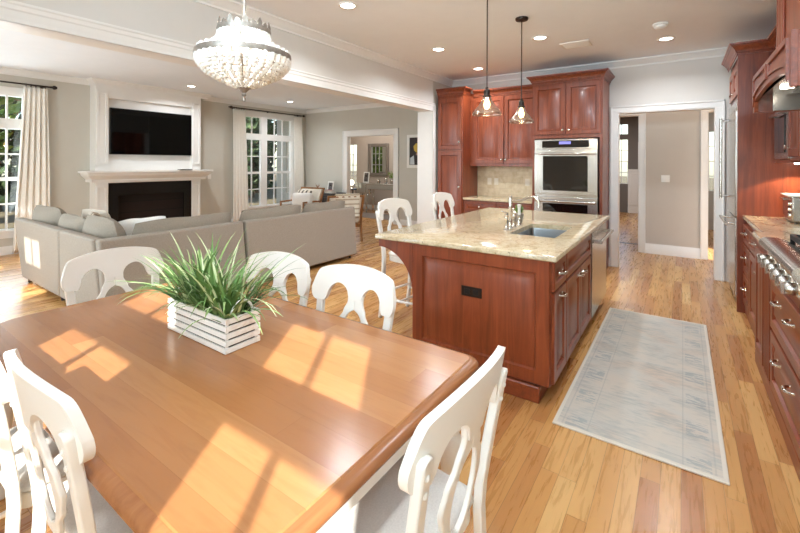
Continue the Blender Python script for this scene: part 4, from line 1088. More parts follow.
# bridge faucet with side spray, bottle and tiny potted plant behind the sink
fc = isl('faucet', 'polished bridge faucet with curved spout behind the sink', 'faucet')
fx_, fy_, fz = -0.60, 0.90, 0.9555
def turned(x, y, h):
    return MB().lathe([(0.026, 0), (0.026, 0.006), (0.016, 0.016), (0.013, 0.03), (0.013, h * 0.6), (0.018, h * 0.64), (0.014, h * 0.70), (0.018, h * 0.86), (0.012, h * 0.92), (0.015, h * 0.97), (0.006, h)], (x, y, fz), 16)
obj('column', turned(fx_, fy_, 0.295), M['chrome'], fc)
obj('spout', MB().tube([(fx_, fy_, fz + 0.247), (fx_ + 0.05, fy_, fz + 0.247), (fx_ + 0.10, fy_, fz + 0.257), (fx_ + 0.16, fy_, fz + 0.287), (fx_ + 0.20, fy_, fz + 0.292), (fx_ + 0.235, fy_, fz + 0.277), (fx_ + 0.245, fy_, fz + 0.242), (fx_ + 0.245, fy_, fz + 0.202)], [0.013, 0.012, 0.012, 0.012, 0.012, 0.012, 0.013, 0.014], 12), M['chrome'], fc)
obj('bridge', MB().tube([(fx_, fy_ - 0.10, fz + 0.07), (fx_, fy_ + 0.10, fz + 0.07)], 0.009, 10), M['chrome'], fc)
for s in (-1, 1):
    p = turned(fx_, fy_ + s * 0.10, 0.155); obj('valve', p, M['chrome'], fc)
    obj('lever', MB().tube([(fx_ - 0.05, fy_ + s * 0.10, fz + 0.160), (fx_, fy_ + s * 0.10, fz + 0.148), (fx_ + 0.012, fy_ + s * 0.10, fz + 0.148)], [0.008, 0.005, 0.006], 8), M['chrome'], fc)
sp_ = isl('side_sprayer', 'polished side sprayer beside the faucet, farther from the camera', 'sprayer')
obj('holder', turned(fx_, fy_ + 0.24, 0.10), M['chrome'], sp_)
obj('spray_head', MB().lathe([(0.010, 0.09), (0.014, 0.11), (0.013, 0.16), (0.020, 0.19), (0.016, 0.195)], (fx_, fy_ + 0.24, fz), 14), M['white'], sp_)
ip = isl('potted_plant', 'small green plant in a clear-grey pot behind the island faucet', 'plant')
obj('pot', MB().lathe([(0.030, 0), (0.042, 0.07), (0.044, 0.085), (0.038, 0.085), (0.034, 0.06)], (-0.66, 1.33, fz), 20), M['steel_dark'], ip)
lf = MB()
for k in range(46):
    a = random.uniform(0, 2 * PI); l = random.uniform(0.05, 0.11); e = random.uniform(0.1, 1.1)
    p0 = Vector((-0.66, 1.33, fz + 0.08)); dv = Vector((math.cos(a) * math.sin(e), math.sin(a) * math.sin(e), math.cos(e))); p1 = p0 + dv * l; sd_ = dv.cross(Vector((0, 0, 1))).normalized() * 0.012
    m1 = p0 + dv * l * .6
    lf.add([p0, m1 - sd_, p1, m1 + sd_], [(0, 1, 2, 3)])
obj('leaves', lf, M['leaf_green'], ip, smooth=0)

# ------------------------------------------------------------------ right side: fridge, tall panel, wall cabinet with microwave, range run
PW = (-1, 0, 0)
fr = thing('refrigerator', 'built-in stainless refrigerator with long bar handle beside the doorway', 'refrigerator', (0, 0, 0))
FY0, FY1 = 5.54, 6.42
obj('body', MB().box(0.49, 1.10, FY0, FY1, 0.02, 2.22), M['steel_dark'], fr)
obj('upper_door', MB().box(0.455, 0.489, FY0 + 0.005, FY1 - 0.005, 0.98, 2.10), M['steel'], fr, bevel=0.006)
obj('freezer_drawer', MB().box(0.455, 0.489, FY0 + 0.005, FY1 - 0.005, 0.14, 0.965), M['steel'], fr, bevel=0.006)
obj('grille', MB().box(0.465, 0.489, FY0 + 0.005, FY1 - 0.005, 2.115, 2.21), M['steel'], fr, bevel=0.004)
obj('toe_grille', MB().box(0.50, 0.53, FY0 + 0.01, FY1 - 0.01, 0.0, 0.13), M['black'], fr)
hd = MB().cyl((0.385, FY1 - 0.08, 1.12), (0.385, FY1 - 0.08, 2.09), 0.015, n=12)
for z in (1.15, 2.06): hd.cyl((0.385, FY1 - 0.08, z), (0.456, FY1 - 0.08, z), 0.011, n=10)
obj('door_handle', hd, M['steel'], fr)
hd = MB().cyl((0.385, FY0 + 0.06, 0.90), (0.385, FY1 - 0.06, 0.90), 0.015, n=12)
for y in (FY0 + 0.10, FY1 - 0.10): hd.cyl((0.385, y, 0.90), (0.456, y, 0.90), 0.011, n=10)
obj('drawer_handle', hd, M['steel'], fr)
fc_ = thing('fridge_cabinet', 'cherry cabinet framing the refrigerator with crown moulding', 'cabinet', (0, 0, 0))
obj('side_panel', MB().box(0.47, 1.115, 5.49, 5.53, 0.0, 2.70), M['cherry'], fc_, bevel=0.003)
obj('far_panel', MB().box(0.49, 1.115, 6.43, 6.47, 0.0, 2.70), M['cherry'], fc_, bevel=0.003)
obj('top_box', MB().box(0.49, 1.115, 5.53, 6.43, 2.24, 2.70), M['cherry'], fc_, bevel=0.003)
for k in range(2):
    door(fc_, (0.49, 6.42 - k * 0.45, 2.27), (0, -1, 0), PW, 0.43, 0.32, (0.05 if k else 0.38, 0.05))
crown(fc_, [(0.755, 5.49), (0.47, 5.49), (0.47, 6.47)], 2.785)
wc = thing('microwave_cabinet', 'cherry wall cabinet holding the microwave', 'cabinet', (0, 0, 0))
wb = MB().box(0.76, 1.115, 3.96, 4.78, 1.57, 2.72).box(0.76, 1.115, 4.78, 5.488, 2.04, 2.72).box(0.76, 1.115, 4.78, 5.488, 1.55, 1.58).box(0.76, 1.115, 5.44, 5.488, 1.58, 2.04).box(1.09, 1.115, 4.78, 5.44, 1.58, 2.04)
obj('body', wb, M['cherry'], wc)
door(wc, (0.76, 5.46, 2.08), (0, -1, 0), PW, 0.67, 0.55, (0.62, 0.05)); door(wc, (0.76, 4.76, 1.60), (0, -1, 0), PW, 0.38, 1.03, (0.05, 0.08)); door(wc, (0.76, 4.36, 1.60), (0, -1, 0), PW, 0.38, 1.03, (0.33, 0.08))
crown(wc, [(0.76, 3.96), (0.76, 5.41)], 2.785)
pk = obj('puck_light', MB().lathe([(0.035, 1.549), (0.034, 1.54), (0.028, 1.537)], (0.90, 5.28, 0), 20), M['lamp_disc'], wc)
d = bpy.data.lights.new('puck_lamp', 'SPOT'); d.energy = 26; d.color = (1, 0.74, 0.45); d.spot_size = 2.2; d.shadow_soft_size = 0.03
o = bpy.data.objects.new('puck_lamp', d); COL.objects.link(o); o.location = (0.90, 5.28, 1.525); o.parent = wc
mw = thing('microwave', 'stainless built-in microwave in the wall cabinet', 'microwave', (0, 0, 0))
obj('case', MB().box(0.745, 1.085, 4.79, 5.43, 1.585, 2.035), M['steel'], mw, bevel=0.004)
obj('door_glass', MB().box(0.738, 0.7445, 4.90, 5.38, 1.64, 1.98), M['oven_glass'], mw, bevel=0.003)
obj('handle', MB().cyl((0.70, 4.88, 1.99), (0.70, 5.36, 1.99), 0.010, n=10).cyl((0.70, 4.92, 1.99), (0.745, 4.92, 1.99), 0.007, n=8).cyl((0.70, 5.32, 1.99), (0.745, 5.32, 1.99), 0.007, n=8), M['steel'], mw)
# base run
b1 = thing('drawer_base_cabinet', 'cherry base cabinet with stacked drawers next to the refrigerator panel', 'cabinet', (0, 0, 0))
obj('body', MB().box(0.535, 1.115, 4.20, 5.488, 0.0, 0.970), M['cherry'], b1, bevel=0.003)
for z0, h in ((0.74, 0.18), (0.44, 0.28), (0.12, 0.30)):
    dd = obj('drawer', panel(MB(), (0.535, 5.46, z0), (0, -1, 0), (0, 0, 1), PW, 0.44, h), M['cherry_h'], b1); cup_pull((0.515, 5.24, z0 + h * 0.62), PW, dd)
dd = obj('drawer', panel(MB(), (0.535, 5.0, 0.74), (0, -1, 0), (0, 0, 1), PW, 0.76, 0.18), M['cherry_h'], b1); cup_pull((0.515, 4.62, 0.85), PW, dd)
dd = door(b1, (0.535, 5.0, 0.12), (0, -1, 0), PW, 0.76, 0.60); cup_pull((0.515, 4.34, 0.66), PW, dd, 0.06)
b2 = thing('range_base_cabinet', 'cherry base cabinet with wide drawers under the range top', 'cabinet', (0, 0, 0))
obj('body', MB().box(0.485, 1.115, 2.0, 4.198, 0.0, 0.875).box(0.485, 1.115, 3.50, 4.198, 0.875, 0.970).box(0.485, 1.115, 2.0, 2.52, 0.875, 0.970), M['cherry'], b2, bevel=0.003)
obj('base_moulding', MB().box(0.470, 0.486, 2.0, 4.198, 0.0, 0.10), M['cherry_h'], b2, bevel=0.006)
pf = MB()
for k in range(5): pf.box(0.466, 0.486, 3.56 + k * 0.045, 3.588 + k * 0.045, 0.12, 0.82)
obj('fluted_post', pf, M['cherry'], b2, bevel=0.006)
dd = door(b2, (0.485, 4.17, 0.12), (0, -1, 0), PW, 0.36, 0.78)
for z0, h in ((0.50, 0.31), (0.12, 0.36)):
    dd = obj('drawer', panel(MB(), (0.485, 3.50, z0), (0, -1, 0), (0, 0, 1), PW, 0.96, h), M['cherry_h'], b2)
    cup_pull((0.465, 3.20, z0 + h * 0.72), PW, dd, 0.09); cup_pull((0.465, 2.86, z0 + h * 0.72), PW, dd, 0.09)
dd = door(b2, (0.485, 2.50, 0.12), (0, -1, 0), PW, 0.48, 0.78)
ZR = 1.010
cm = MB().prism([(0.512, 4.215), (0.512, 5.487), (1.115, 5.487), (1.115, 3.50), (0.455, 3.50), (0.455, 4.215)], lambda u, v, w: (u, v, w), 0.9705, ZR)
tag(obj('countertop', cm, M['granite'], bevel=0.008), 'granite counter running from the refrigerator panel to the range', 'countertop')
tag(obj('countertop', MB().box(0.455, 1.115, 2.0, 2.515, 0.9705, ZR), M['granite'], bevel=0.008), 'granite counter on the near side of the range top, at the right frame edge', 'countertop')
rg = thing('gas_range', 'stainless gas range top with large front knobs', 'range', (0, 0, 0.03))
Y0_, Y1_ = 2.53, 3.485
obj('body', MB().box(0.50, 1.11, Y0_, Y1_, 0.848, 1.02), M['steel'], rg, bevel=0.003)
bn = [(0.50, 0.85), (0.455, 0.87), (0.447, 0.96), (0.425, 0.975), (0.405, 1.0), (0.410, 1.025), (0.43, 1.04), (0.50, 1.042), (0.54, 1.03), (0.54, 0.85)]
obj('front_bullnose', MB().prism(bn, lambda u, v, w: (u, w, v), Y0_, Y1_), M['steel'], rg, smooth=50)
for k in range(6):
    y = Y1_ - 0.11 - k * 0.147
    kb = obj('knob_bezel', MB().lathe([(0.040, -0.448), (0.038, -0.440), (0.034, -0.436)], (0, y, 0.918), 24, 'x').xf(Matrix.Identity(4)), M['chrome'], rg)
    kb.data.transform(Matrix.Scale(-1, 4, (1, 0, 0))) if False else None
    for v in kb.data.vertices: v.co.x = 0.455 - (v.co.x + 0.448)
    k2 = obj('knob', MB().lathe([(0.026, 0.0), (0.030, 0.012), (0.027, 0.040), (0.022, 0.046)], (0, y, 0.918), 20, 'x').box(0.036, 0.058, y - 0.008, y + 0.008, 0.890, 0.948), M['steel'], rg, bevel=0.002)
    for v in k2.data.vertices: v.co.x = 0.444 - v.co.x
for k in range(3):
    g = MB(); ya, yb = Y0_ + 0.03 + k * 0.305, Y0_ + 0.03 + k * 0.305 + 0.29
    for x in (0.56, 0.80, 1.04): g.box(x - 0.011, x + 0.011, ya, yb, 1.045, 1.075)
    for y in (ya + 0.008, (ya + yb) / 2, yb - 0.008): g.box(0.55, 1.05, y - 0.009, y + 0.009, 1.048, 1.075)
    for x in (0.68, 0.92): g.box(x - 0.008, x + 0.008, ya + 0.04, yb - 0.04, 1.050, 1.075)
    for x in (0.56, 1.04):
        for y in (ya + 0.01, yb - 0.01): g.box(x - 0.011, x + 0.011, y - 0.01, y + 0.01, 1.02, 1.05)
    obj('grate', g, M['iron'], rg, bevel=0.003)
    for x in (0.68, 0.92):
        obj('burner', MB().lathe([(0.055, 1.02), (0.055, 1.030), (0.038, 1.034), (0.036, 1.042), (0.02, 1.045)], (x, (ya + yb) / 2, 0), 24), M['iron'], rg)
# toaster oven on the counter
tt = thing('toaster_oven', 'small stainless toaster oven on the counter under the microwave', 'toaster oven', (0.80, 5.12, ZR))
obj('case', MB().box(0.0, 0.28, -0.16, 0.22, 0.012, 0.235), M['steel'], tt, bevel=0.012)
obj('door_glass', MB().box(-0.006, 0.0, -0.05, 0.20, 0.05, 0.19), M['oven_glass'], tt)
obj('top_tray', MB().box(-0.02, 0.27, -0.15, 0.225, 0.236, 0.250), M['white'], tt, bevel=0.004)
for z in (0.07, 0.12, 0.17): obj('dial', MB().lathe([(0.018, 0.0), (0.015, -0.02)], (0, -0.105, z), 16, 'x'), M['chrome'], tt)
obj('handle', MB().cyl((-0.03, -0.02, 0.205), (-0.03, 0.18, 0.205), 0.007, n=8).cyl((-0.03, -0.01, 0.205), (0, -0.01, 0.205), 0.005, n=8).cyl((-0.03, 0.17, 0.205), (0, 0.17, 0.205), 0.005, n=8), M['steel'], tt)
for x in (0.03, 0.25):
    for y in (-0.13, 0.19): obj('foot', MB().cyl((x, y, 0), (x, y, 0.013), 0.012, n=10), M['black'], tt)
# hood
hh = thing('range_hood', 'cherry range hood with arched front panels above the range', 'range hood', (0, 0, 0))
HX, HA, HB, HZ0, HZ1 = 0.42, 2.63, 3.90, 1.905, 2.17
W_ = HB - HA
def arch_low(f): return HZ0 + 0.03 + 0.085 * math.sqrt(max(0, 1 - (2 * f - 1) ** 2)) if 0.06 < f < 0.94 else HZ0
ls = []
for k in range(49):
    f = k / 48; y = HA + W_ * f; zl = arch_low(f)
    ls.append([(HX, y, zl), (HX, y, HZ1), (HX + 0.022, y, HZ1), (HX + 0.022, y, zl)])
obj('front_board', MB().loops(ls), M['cherry_h'], hh, smooth=30)
# raised frames with arched lower edges on the front board
for k in range(2):
    a, c = HA + 0.06 + k * (W_ / 2 - 0.02), HA + 0.06 + k * (W_ / 2 - 0.02) + W_ / 2 - 0.10
    fm = MB(); N = 17
    o_, i_ = [], []
    for j in range(N):
        y = a + (c - a) * j / (N - 1); f = (y - HA) / W_; o_.append((y, arch_low(f) + 0.035)); yi = a + 0.018 + (c - a - 0.036) * j / (N - 1); i_.append((yi, arch_low((yi - HA) / W_) + 0.055))
    lo = o_ + [(c, HZ1 - 0.025), (a, HZ1 - 0.025)]; li = i_ + [(c - 0.018, HZ1 - 0.045), (a + 0.018, HZ1 - 0.045)]
    fm.loops([[(HX, y, z) for y, z in lo], [(HX - 0.010, y, z) for y, z in lo], [(HX - 0.010, y, z) for y, z in li], [(HX, y, z) for y, z in li]], False, False)
    obj('arched_moulding', fm, M['cherry_h'], hh)
obj('side_board', MB().box(HX + 0.0225, 1.115, HA, HA + 0.022, HZ0, HZ1), M['cherry'], hh, bevel=0.002)
obj('side_board', MB().box(HX + 0.0225, 1.115, HB - 0.022, HB, HZ0, HZ1), M['cherry'], hh, bevel=0.002)
obj('top_board', MB().box(HX + 0.0225, 1.115, HA + 0.0225, HB - 0.0225, HZ1 - 0.022, HZ1), M['cherry'], hh)
li = MB().box(HX + 0.03, 1.11, HA + 0.03, HB - 0.03, HZ0 + 0.12, HZ0 + 0.135).box(HX + 0.03, HX + 0.05, HA + 0.03, HB - 0.03, HZ0 + 0.12, HZ0 + 0.13)
li.box(HX + 0.10, 1.11, HB - 0.06, HB - 0.03, HZ0 + 0.005, HZ0 + 0.12).box(HX + 0.10, 1.11, HA + 0.03, HA + 0.06, HZ0 + 0.005, HZ0 + 0.12).box(1.08, 1.11, HA + 0.03, HB - 0.03, HZ0 + 0.005, HZ0 + 0.12)
obj('liner', li, M['steel'], hh)
bf = MB()
for k in range(24): bf.box(0.60, 1.0, HA + 0.16 + k * 0.04, HA + 0.18 + k * 0.04, HZ0 + 0.105, HZ0 + 0.12)
obj('baffle_filter', bf, M['steel_dark'], hh)
obj('hood_lamp', MB().lathe([(0.035, HZ0 + 0.12), (0.033, HZ0 + 0.11), (0.02, HZ0 + 0.108)], (0.54, 3.5, 0), 20), M['lamp_disc'], hh)
d = bpy.data.lights.new('hood_bulb', 'SPOT'); d.energy = 9; d.color = (1, 0.85, 0.62); d.spot_size = 2.3; d.shadow_soft_size = 0.03
o = bpy.data.objects.new('hood_bulb', d); COL.objects.link(o); o.location = (0.54, 3.5, HZ0 + 0.10); o.parent = hh
ck = MB().box(0.53, 1.115, 2.77, 3.74, HZ1, H - 0.002)
obj('chimney_cover', ck, M['cherry'], hh, bevel=0.003)
for s in (2.79, 3.50):
    pf = MB()
    for k in range(4): pf.box(0.516, 0.531, s + k * 0.055, s + k * 0.055 + 0.038, HZ1 + 0.06, H - 0.14)
    pf.box(0.512, 0.531, s - 0.015, s + 0.22, HZ1 + 0.001, HZ1 + 0.062)
    obj('fluted_pilaster', pf, M['cherry'], hh, bevel=0.005)

# ------------------------------------------------------------------ rug
rg_ = single('area_rug', MB().box(-0.41, 0.41, -1.17, 1.17, 0, 0.011), M['rug'], 'pale distressed runner rug on the wood floor beside the island', 'rug', (-0.218, 3.67, 0.0005), 0.0, bevel=0.004)

# ------------------------------------------------------------------ hall: switch
sw = thing('wall_switch', 'white double switch plate on the hall wall seen through the doorway', 'switch', (-0.235, 8.20, 1.285))
obj('plate', MB().box(-0.06, 0.06, -0.007, 0, -0.058, 0.058), M['white'], sw, bevel=0.002)
for x in (-0.024, 0.024): obj('rocker', MB().box(x - 0.014, x + 0.014, -0.011, -0.0065, -0.03, 0.03), M['white'], sw, bevel=0.002)

# ------------------------------------------------------------------ family room furniture near the doorway
def armchair(label, loc, rz, throw=False):
    t = thing('armchair', label, 'armchair', loc, rz, 'wood-framed cream armchairs')
    for s in (-1, 1):
        obj('frame_side', MB().box(s * 0.34 - 0.02, s * 0.34 + 0.02, -0.34, -0.30, 0, 0.58).tube([(s * 0.34, -0.34, 0.60), (s * 0.34, 0.10, 0.60), (s * 0.34, 0.30, 0.58)], 0.022, 8)
            .loops([[(s * 0.34 - 0.02, y - 0.022, z), (s * 0.34 + 0.02, y - 0.022, z), (s * 0.34 + 0.02, y + 0.022, z), (s * 0.34 - 0.02, y + 0.022, z)] for y, z in ((0.36, 0), (0.27, 0.36), (0.33, 0.60), (0.45, 0.90))]), M['oakframe'], t, bevel=0.006)
    obj('seat', MB().box(-0.315, 0.315, -0.33, 0.24, 0.34, 0.47), M['cream'], t, bevel=0.03, seg=3)
    obj('seat_rail', MB().box(-0.32, 0.32, -0.33, -0.29, 0.27, 0.34).box(-0.32, 0.32, 0.25, 0.29, 0.27, 0.34), M['oakframe'], t)
    obj('back_cushion', MB().loops([[(-0.315, y - 0.05, z), (0.315, y - 0.05, z), (0.315, y + 0.03, z), (-0.315, y + 0.03, z)] for y, z in ((0.25, 0.475), (0.33, 0.64), (0.43, 0.87))]), M['cream'], t, bevel=0.025, seg=3)
    obj('top_rail', MB().box(-0.36, 0.36, 0.425, 0.465, 0.87, 0.91), M['oakframe'], t, bevel=0.006)
    obj('back_slat', MB().box(-0.33, 0.33, 0.30, 0.325, 0.48, 0.53), M['oakframe'], t)
    return t
armchair('wood-framed cream armchair facing the room beside the tall window', (-7.55, 6.75, 0), 0.15)
armchair('wood-framed cream armchair with a throw over its back at the sofa end', (-5.62, 6.05, 0), -2.15)
pillow('throw_pillow', 0.46, 0.40, 0.14, striped(), 'striped throw pillow on the armchair beside the tall window', 'pillow', (-7.58, 6.82, 0.475), 0.15, -0.25)
pillow('throw_pillow', 0.48, 0.36, 0.16, M['whitefab'], 'white throw pillow in the armchair right of the striped one', 'pillow', (-7.30, 6.55, 0.475), 0.6, -0.25)
tw = thing('throw_blanket', 'cream patterned throw draped over the armchair back by the sofa end', 'blanket', (-5.62, 6.05, 0), -2.15)
def thr(u, v):
    s = v * 1.05
    if s < 0.42: y, z = 0.472 - 0.02 * math.sin(s * 7) - (0.42 - s) * 0.02, 0.50 + s
    elif s < 0.50: a = (s - 0.42) / 0.08 * PI; y, z = 0.445 + 0.035 * math.cos(a), 0.92 + 0.02 * math.sin(a)
    else: k = s - 0.50; y, z = 0.375 - k * 0.42, 0.92 - k * 0.75
    return (-0.26 + 0.46 * u, y + 0.006 * math.sin(u * 25), z)
def throw_mat():
    t = NT('throw_weave'); tc = t.n('ShaderNodeTexCoord'); sp = t.n('ShaderNodeSeparateXYZ'); t.l(tc.outputs['Object'], sp.inputs[0])
    k = t.math('GREATER_THAN', t.math('SINE', t.math('MULTIPLY', sp.outputs[2], 70)), 0.55)
    return t.done(t.ramp(k, [(0.0, rgb(232, 224, 208)), (1.0, rgb(186, 170, 146))]), 0.95)
obj('drape', MB().grid(25, 36, thr), throw_mat(), tw, solid=0.008, smooth=80)
fg = MB()
for k in range(24):
    x = -0.26 + 0.46 * k / 23; fg.cyl((x, 0.47, 0.42), (x, 0.468, 0.505), 0.004, 0.003, 5)
obj('fringe', fg, M['cream'], tw)
sb = thing('sideboard', 'dark espresso sideboard against the wall left of the dining-room doorway', 'sideboard', (-7.93, 8.02, 0), 0)
obj('body', MB().box(-0.46, 0.46, -0.20, 0.22, 0.10, 0.69), M['espresso'], sb, bevel=0.004)
obj('top', MB().box(-0.48, 0.48, -0.22, 0.23, 0.69, 0.72), M['espresso'], sb, bevel=0.004)
for x in (-0.225, 0.225): dd = obj('door', flat_panel(MB(), (x - 0.215, -0.20, 0.13), UX, (0, 0, 1), NY, 0.43, 0.53), M['espresso'], sb); knob((x + (0.17 if x < 0 else -0.17), -0.22, 0.42), NY, dd)
for x in (-0.42, 0.42):
    for y in (-0.16, 0.18): obj('leg', MB().box(x - 0.025, x + 0.025, y - 0.025, y + 0.025, 0, 0.10), M['espresso'], sb)
def frame(label, loc, w, h, rz=0, lean=0.16, mat='paper', cat='picture frame'):
    t = thing('picture_frame', label, cat, loc, rz)
    R_ = Matrix.Rotation(-lean, 4, 'X')
    f = MB(); b_ = 0.035
    f.box(-w / 2, -w / 2 + b_, 0, 0.015, 0, h).box(w / 2 - b_, w / 2, 0, 0.015, 0, h).box(-w / 2 + b_, w / 2 - b_, 0, 0.015, 0, b_).box(-w / 2 + b_, w / 2 - b_, 0, 0.015, h - b_, h)
    obj('frame', f.xf(R_), M[mat], t, bevel=0.002)
    obj('photo', MB().box(-w / 2 + b_, w / 2 - b_, 0.006, 0.012, b_, h - b_).xf(R_), plain('photo_print', rgb(92, 86, 84), 0.3, var=0.5, scale=22), t)
    obj('easel', MB().loops([[(-0.02, 0.013, h * 0.7), (0.02, 0.013, h * 0.7), (0.02, 0.02, h * 0.7), (-0.02, 0.02, h * 0.7)], [(-0.03, 0.013 + h * 0.30, 0.002), (0.03, 0.013 + h * 0.30, 0.002), (0.03, 0.02 + h * 0.30, 0.002), (-0.03, 0.02 + h * 0.30, 0.002)]]), M['espresso'], t)
    return t
frame('white picture frame standing on the dark sideboard', (-7.88, 8.06, 0.7215), 0.22, 0.30)
wb = thing('wooden_box', 'small wooden box with a leafy ornament on the sideboard by the window', 'box', (-8.28, 8.0, 0.7205))
obj('case', MB().box(-0.12, 0.12, -0.07, 0.07, 0, 0.11), M['oakframe'], wb, bevel=0.004)
or_ = MB()
for k in range(9):
    a = 2 * PI * k / 9; or_.tube([(0, 0, 0.108), (0.03 * math.cos(a), 0.03 * math.sin(a), 0.15), (0.075 * math.cos(a), 0.05 * math.sin(a), 0.17 + 0.03 * (k % 3))], [0.007, 0.006, 0.002], 6)
obj('ornament', or_, M['oakframe'], wb)
for k, (w, m_, l) in enumerate(((0.26, 'paper', 'white book at the bottom of the pile on the sideboard'), (0.22, 'paper', 'white book in the middle of the pile on the sideboard'), (0.17, 'red', 'red book on top of the pile on the sideboard'))):
    bk = thing('book', l, 'book', (-7.70 - 0.02 * k, 7.90, 0.7205 + 0.026 * k), 0.2 * k)
    obj('cover', MB().box(-w / 2, w / 2, -0.08, 0.08, 0, 0.003).box(-w / 2, w / 2, -0.08, 0.08, 0.022, 0.025).box(-w / 2, -w / 2 + 0.003, -0.08, 0.08, 0.003, 0.022), M[m_], bk)
    obj('pages', MB().box(-w / 2 + 0.003, w / 2 - 0.003, -0.077, 0.077, 0.003, 0.022), M['paper'], bk)
# framed portrait on the family-room wall
fp_ = thing('framed_photograph', 'white framed dark portrait of a person in yellow on the wall beside the column', 'picture', (-5.18, 8.30, 1.81))
f = MB(); w, h, b_ = 0.66, 0.80, 0.07
f.box(-w / 2, -w / 2 + b_, -0.03, 0, -h / 2, h / 2).box(w / 2 - b_, w / 2, -0.03, 0, -h / 2, h / 2).box(-w / 2 + b_, w / 2 - b_, -0.03, 0, -h / 2, -h / 2 + b_).box(-w / 2 + b_, w / 2 - b_, -0.03, 0, h / 2 - b_, h / 2)
obj('frame', f, M['white'], fp_, bevel=0.004)
obj('print', MB().box(-w / 2 + b_, w / 2 - b_, -0.012, -0.002, -h / 2 + b_, h / 2 - b_), plain('dark_print', rgb(44, 30, 26), 0.4, var=0.15), fp_)
def disc(cx, cz, rx, rz, y): return MB().prism([(cx + rx * math.cos(a), cz + rz * math.sin(a)) for a in (2 * PI * k / 20 for k in range(20))], lambda u, v, w: (u, w, v), y - 0.0015, y)
pv = fp_
ye = MB().prism([(-0.13, 0.02), (-0.15, 0.12), (-0.08, 0.19), (0.08, 0.19), (0.15, 0.12), (0.13, 0.02), (0.07, -0.03), (-0.07, -0.03)], lambda u, v, w: (u, w, v), -0.0140, -0.0125)
obj('printed_shirt', ye, plain('print_yellow', rgb(206, 170, 62), 0.5), fp_)
hdm = disc(0, 0.235, 0.042, 0.052, -0.0125).add(disc(-0.02, -0.07, 0.06, 0.03, -0.0145).v, disc(-0.02, -0.07, 0.06, 0.03, -0.0145).f)
obj('printed_face', hdm, plain('print_skin', rgb(190, 140, 112), 0.5), fp_)
obj('printed_cloth', MB().prism([(-0.25, -0.32), (-0.24, -0.16), (-0.14, -0.10), (-0.12, -0.32)], lambda u, v, w: (u, w, v), -0.0140, -0.0125).prism([(0.10, -0.32), (0.10, -0.14), (0.22, -0.18), (0.24, -0.32)], lambda u, v, w: (u, w, v), -0.0140, -0.0125), plain('print_white', rgb(206, 212, 216), 0.5), fp_)

# ------------------------------------------------------------------ dining room seen through the doorway
mi = thing('wall_mirror', 'rectangular mirror with a silvery frame above the console', 'mirror', (-8.05, 10.44, 1.62))
f = MB(); w, h, b_ = 0.84, 1.06, 0.11
for x0, x1, z0, z1 in ((-w / 2, -w / 2 + b_, -h / 2, h / 2), (w / 2 - b_, w / 2, -h / 2, h / 2), (-w / 2 + b_, w / 2 - b_, -h / 2, -h / 2 + b_), (-w / 2 + b_, w / 2 - b_, h / 2 - b_, h / 2)): f.box(x0, x1, -0.035, 0, z0, z1)
obj('frame', f, M['pewter'], mi, bevel=0.012)
obj('mirror_glass', MB().box(-w / 2 + b_, w / 2 - b_, -0.018, -0.003, -h / 2 + b_, h / 2 - b_), M['mirror'], mi)
co = thing('console_table', 'mirrored silver console table under the wall mirror', 'console table', (-7.45, 9.93, 0))
obj('top', MB().box(-0.55, 0.55, -0.20, 0.20, 0.86, 0.90), M['mirror'], co, bevel=0.004)
obj('drawer_box', MB().box(-0.53, 0.53, -0.18, 0.18, 0.72, 0.86), M['mirror'], co, bevel=0.004)
for x in (-0.51, 0.51):
    for y in (-0.17, 0.17): obj('leg', MB().box(x - 0.022, x + 0.022, y - 0.022, y + 0.022, 0, 0.72), M['mirror'], co, bevel=0.004)
ca = thing('mirrored_cabinet', 'small mirrored side cabinet beside the console table', 'cabinet', (-8.26, 10.0, 0))
obj('body', MB().box(-0.22, 0.22, -0.18, 0.18, 0.56, 0.90), M['mirror'], ca, bevel=0.006)
obj('drawer', MB().box(-0.19, 0.19, -0.19, -0.1805, 0.60, 0.86), M['mirror'], ca, bevel=0.01)
for x in (-0.20, 0.20):
    for y in (-0.16, 0.16): obj('leg', MB().box(x - 0.015, x + 0.015, y - 0.015, y + 0.015, 0, 0.56), M['mirror'], ca)
frame('white picture frame standing on the mirrored side cabinet', (-8.20, 9.98, 0.9015), 0.22, 0.34, 0.1)
for k, (x, y, r, hgt, l) in enumerate(((-7.62, 9.90, 0.06, 0.14, 'round glass bowl on the console, nearest its left end'), (-7.36, 9.92, 0.05, 0.20, 'tall clear glass vase in the middle of the console'), (-7.12, 9.90, 0.055, 0.16, 'shiny glass vase at the right end of the console'))):
    single('glass_vase', MB().lathe([(r * 0.6, 0), (r, hgt * 0.35), (r * 0.8, hgt * 0.7), (r * 0.9, hgt), (r * 0.82, hgt), (r * 0.72, hgt * 0.7), (r * 0.9, hgt * 0.35), (r * 0.5, 0.012)], (0, 0, 0), 20), M['chrome'], l, 'vase', (x, y, 0.9005))
tl = thing('table_lamp', 'glowing glass globe lamp in the dining room left of the console', 'lamp', (-8.72, 9.90, 0))
obj('stand', MB().box(-0.22, 0.22, -0.18, 0.18, 0.66, 0.70).box(-0.20, -0.17, -0.16, -0.13, 0, 0.66).box(0.17, 0.20, -0.16, -0.13, 0, 0.66).box(-0.20, -0.17, 0.13, 0.16, 0, 0.66).box(0.17, 0.20, 0.13, 0.16, 0, 0.66), M['espresso'], tl)
obj('base', MB().lathe([(0.06, 0.70), (0.05, 0.72), (0.015, 0.74), (0.015, 0.80)], (0, 0, 0), 16), M['chrome'], tl)
obj('globe', MB().lathe([(0.02, 0.80), (0.07, 0.83), (0.09, 0.89), (0.07, 0.95), (0.02, 0.98)], (0, 0, 0), 20), M['bulb_white'], tl)
gv = thing('leafy_sprig', 'green leafy sprig in a small pot on the right of the console', 'plant', (-7.22, 10.02, 0.9005))
